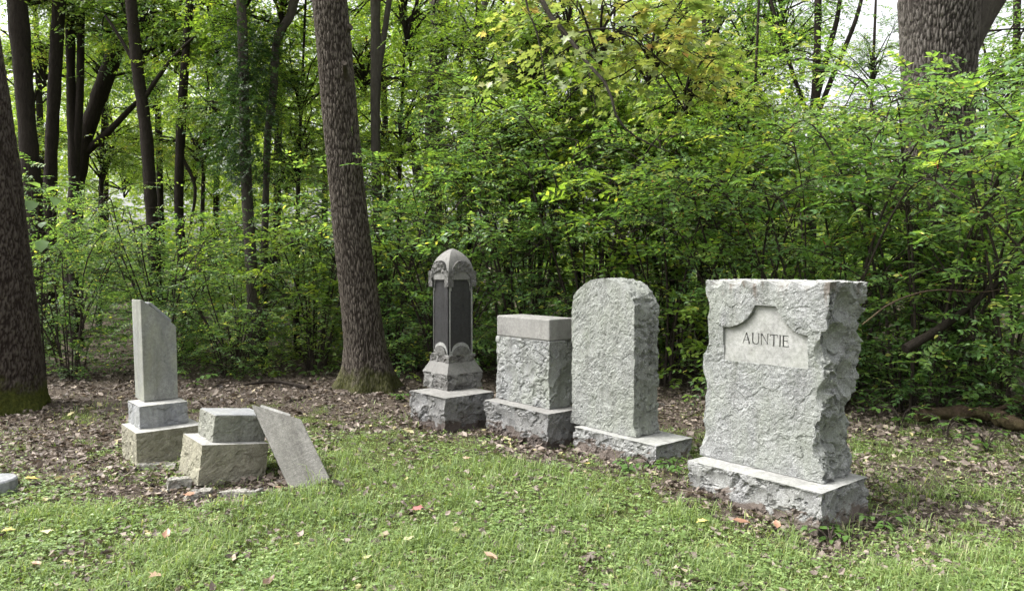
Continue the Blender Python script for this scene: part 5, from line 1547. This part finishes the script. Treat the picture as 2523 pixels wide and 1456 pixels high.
def lawn():
    rng = np.random.RandomState(1)
    x, y = scatter(rng, 430000, 2.9, 9.8, 1.5)
    g = grassiness(x, y)
    cl = fbm2(x, y, 1.6, 91, 3)                      # clover patches push grass aside
    g = g * (1 - 0.6 * sstep(0.15, 0.45, fbm2(x, y, 2.6, 121, 3)))       # worn thin places
    dens = g ** 1.2 * (1 - 0.35 * sstep(0.05, 0.3, cl)) * (0.4 + 0.6 * sstep(-0.3, 0.25, fbm2(x, y, 5, 95, 2)))
    k = (rng.rand(len(x)) < dens * 0.95 + 0.01) & free(x, y, 0.01)
    x, y, g = x[k], y[k], g[k]
    n = len(x)
    z = gh(x, y)
    tall = 0.6 + 0.8 * sstep(-0.3, 0.4, fbm2(x, y, 2.2, 97, 2))
    h = rng.gamma(4, 0.0105, n) * tall * (0.55 + 0.45 * g) * np.where(fbm2(x, y, 7.0, 98, 2) > 0.28, 1.4, 1.0)
    ft = np.zeros(n)
    for cx_, cy_, lx_, ly_ in FOOT:
        c_ = corner_loc(cx_, cy_, lx_, ly_); u_ = np.abs((x - c_.x) * math.cos(YAW) + (y - c_.y) * math.sin(YAW)) - lx_ / 2; v_ = np.abs(-(x - c_.x) * math.sin(YAW) + (y - c_.y) * math.cos(YAW)) - ly_ / 2
        ft = np.maximum(ft, np.exp(-(np.maximum(np.maximum(u_, v_), 0) / 0.09) ** 2))
    h = h * (1 + 0.9 * ft)
    az = rng.uniform(0, 6.28, n); lean = rng.uniform(0.3, 1.9, n)
    d = np.stack([np.cos(az), np.sin(az), np.zeros(n)], 1)
    w = rng.uniform(0.0016, 0.0033, n)
    sv = np.stack([-np.sin(az), np.cos(az), np.zeros(n)], 1)
    b0 = np.stack([x, y, z - 0.004], 1)
    up = np.array([0, 0, 1.0])
    mid = b0 + up * (h * 0.62)[:, None] + d * (h * lean * 0.30)[:, None]
    tip = b0 + up * (h * (1.0 - 0.32 * lean))[:, None] + d * (h * lean * 0.85)[:, None]
    V = np.stack([b0 - sv * w[:, None], b0 + sv * w[:, None], mid - sv * (w * 0.8)[:, None], mid + sv * (w * 0.8)[:, None], tip], 1).reshape(-1, 3)
    base = np.arange(n)[:, None] * 5
    Q = base + np.array([[0, 1, 3, 2]]); T = base + np.array([[2, 3, 4]])
    t = np.clip(0.42 + 0.22 * rng.normal(0, 1, n) + 0.18 * fbm2(x, y, 1.3, 99, 2) + 0.4 * (rng.rand(n) < 0.06), 0, 1)
    o = link('grass', npmesh('grass', V, [Q, T], M['grass'], False, np.repeat(t, 5)))
    tag(o, 'short patchy green lawn grass in front of the stones', 'grass', kind='stuff')
    # long seeding tufts
    # clover
    x, y = scatter(rng, 70000, 2.9, 7.0, 1.5)
    g = grassiness(x, y); cl = fbm2(x, y, 1.6, 91, 3)
    k = (rng.rand(len(x)) < (0.2 + 0.6 * sstep(-0.05, 0.35, cl)) * sstep(0.25, 0.7, g)) & free(x, y, 0.02)
    x, y = x[k], y[k]; n = len(x)
    z = gh(x, y) + rng.uniform(0.015, 0.055, n)
    az0 = rng.uniform(0, 6.28, n)
    Ps, Xs, Ns, ss, ts = [], [], [], [], []
    nb = np.array([0, 0, 1.0]) + rng.normal(0, 0.3, (n, 3))
    tb = rng.normal(0.5, 0.2, n); sb = rng.uniform(0.010, 0.020, n)
    for q in range(3):
        a = az0 + q * 2.094
        Ps.append(np.stack([x, y, z], 1)); Xs.append(np.stack([np.cos(a), np.sin(a), rng.normal(0, 0.15, n)], 1)); Ns.append(nb); ss.append(sb); ts.append(tb)
    V, F, tt = leaves(np.concatenate(Ps), np.concatenate(Xs), np.concatenate(Ns), np.concatenate(ss), L2V * np.array([1, 1.7, 1]), L2F, np.clip(np.concatenate(ts), 0, 1))
    o = link('clover', npmesh('clover', V, F, M['clover'], False, tt))
    tag(o, 'low clover and ground ivy patches in the lawn', 'clover', kind='stuff')
lawn()

def litter():
    rng = np.random.RandomState(2)
    xa, ya = scatter(rng, 105000, 2.9, 13.5, 1.35)
    # drifts of leaves gather along the stone feet
    xb, yb = [], []
    for cx, cyy, lx, ly in FOOT:
        c = corner_loc(cx, cyy, lx, ly); n = 520
        u = rng.uniform(-lx / 2 - 0.1, lx / 2 + 0.1, n); v = -ly / 2 - np.abs(rng.normal(0, 0.14, n))
        ca, sa = math.cos(YAW), math.sin(YAW)
        xb.append(c.x + u * ca - v * sa); yb.append(c.y + u * sa + v * ca)
    x = np.concatenate([xa] + xb); y = np.concatenate([ya] + yb)
    g = grassiness(x, y)
    cl = fbm2(x, y, 2.5, 111, 3)
    pr = (1 - g) ** 1.4 * (0.22 + 0.6 * sstep(-0.3, 0.35, cl)) + 0.12 * sstep(-0.2, 0.3, fbm2(x, y, 1.7, 117, 3)) + 0.05
    k = (rng.rand(len(x)) < pr) & free(x, y, 0.0)
    x, y, g = x[k], y[k], g[k]
    n = len(x)
    z = gh(x, y) + rng.uniform(0.002, 0.016, n) + 0.012 * (g > 0.5)
    az = rng.uniform(0, 6.28, n)
    X = np.stack([np.cos(az), np.sin(az), rng.normal(0, 0.22, n)], 1)
    Nn = np.array([0, 0, 1.0]) + rng.normal(0, 0.30, (n, 3))
    s = rng.gamma(7, 0.0068, n) * (0.70 + 0.3 * sstep(4.5, 6.5, y))
    t = np.clip(rng.normal(0.45, 0.22, n) + 0.35 * (rng.rand(n) < 0.07), 0, 1)
    t = t - 0.12 * sstep(8.5, 10.5, y)
    V, F, tt = leaves(np.stack([x, y, z], 1), X, Nn, s, DLV, L6F, np.clip(t, 0, 1))
    V = V + 0.006 * rng.normal(0, 1, V.shape)
    # broken twigs among the leaves
    k = rng.randint(0, n, 900); k = k[(1 - g[k]) > 0.3]
    a = rng.uniform(0, 6.28, len(k)); l = rng.gamma(2.5, 0.05, len(k))
    A = np.stack([x[k], y[k], z[k] + 0.012], 1)
    B = A + np.stack([np.cos(a) * l, np.sin(a) * l, rng.normal(0.0, 0.015, len(k))], 1)
    Tv, Tf = twig_tris(A, B, 0.004)
    o = link('leaf_litter', npmesh('leaf_litter', np.vstack([V, Tv]), [F, Tf + len(V)], [M['litter'], M['wood_log']], False, np.concatenate([tt, np.full(len(Tv), 0.6)]),
                                   np.concatenate([np.zeros(len(F)), np.ones(len(Tf))])))
    tag(o, 'brown and tan fallen leaves scattered over soil and turf', 'leaf litter', kind='stuff')
litter()

# fallen leaves that stand out one by one
def fallen(label, px, py, size, mat, rot, maple=True, curl=1.0):
    g = gnd(px, py, 0.045)
    TV, TF = (MPV, MPF) if maple else (DLV, L6F)
    me = npmesh('fallen_leaf', TV * np.array([1, 1, curl]), TF, M[mat], True, np.random.RandomState(int(px)).rand(len(TV)))
    o = link('fallen_leaf', me, None, (g.x, g.y, gz(g.x, g.y) + 0.048), (R(rot % 17 - 8), R(rot % 23 - 14), R(rot)))
    o.scale = (size,) * 3
    tag(o, label, 'leaf', 'fallen leaves in the lawn')
fallen('rose red star-shaped leaf lying on the open lawn', 1024, 1254, 0.085, 'leaf_red', 70)
fallen('yellow star-shaped leaf near the round marble disc', 60, 1170, 0.11, 'leaf_yellow', 20)
fallen('pale yellow leaf in front of the AUNTIE stone base', 1740, 1280, 0.075, 'leaf_yellow', 200)
fallen('orange-red leaf on the rubble before the tilted pedestal', 468, 1212, 0.085, 'leaf_orange', 120)
fallen('large curled tan leaf in the lower lawn right of centre', 1226, 1375, 0.085, 'leaf_tan', 150, False, 1.6)
fallen('cream leaf in the lower lawn below the fallen pier', 995, 1325, 0.07, 'leaf_cream', 40, False)
fallen('pale cream leaf in the clover at the middle of the lawn', 912, 1362, 0.06, 'leaf_cream', 250, False)
fallen('pale yellow leaf at the lower left of the lawn', 112, 1302, 0.07, 'leaf_cream', 310)
fallen('orange brown leaf at the lower left below the tilted pedestal', 405, 1322, 0.07, 'leaf_orange', 95, False, 1.8)
fallen('buff star-shaped leaf at the bottom edge of the lawn', 395, 1408, 0.08, 'leaf_tan', 255)
fallen('yellow leaf close to the left frame edge', 6, 1300, 0.07, 'leaf_yellow', 10)
fallen('pink-brown large leaf on soil before the AUNTIE base', 1850, 1283, 0.11, 'leaf_orange', 175, False)
fallen('russet leaf touching the front of the AUNTIE base', 1915, 1292, 0.07, 'leaf_orange', 75, False, 1.5)
fallen('bright yellow leaf on the turf before the rounded stone', 1452, 1142, 0.06, 'leaf_yellow', 130)
fallen('pale pink leaf on the turf between fallen pier and domed monument', 700, 1192, 0.07, 'leaf_tan', 220, False)
fallen('coral leaf on turf right of the fallen pier', 1142, 1125, 0.07, 'leaf_tan', 30)
fallen('curled dark brown leaf at the bottom of the lawn', 648, 1435, 0.075, 'leaf_brown', 60, False, 2.0)
fallen('tan leaf low in the lawn at the lower left', 100, 1385, 0.06, 'leaf_tan', 160, False, 1.4)
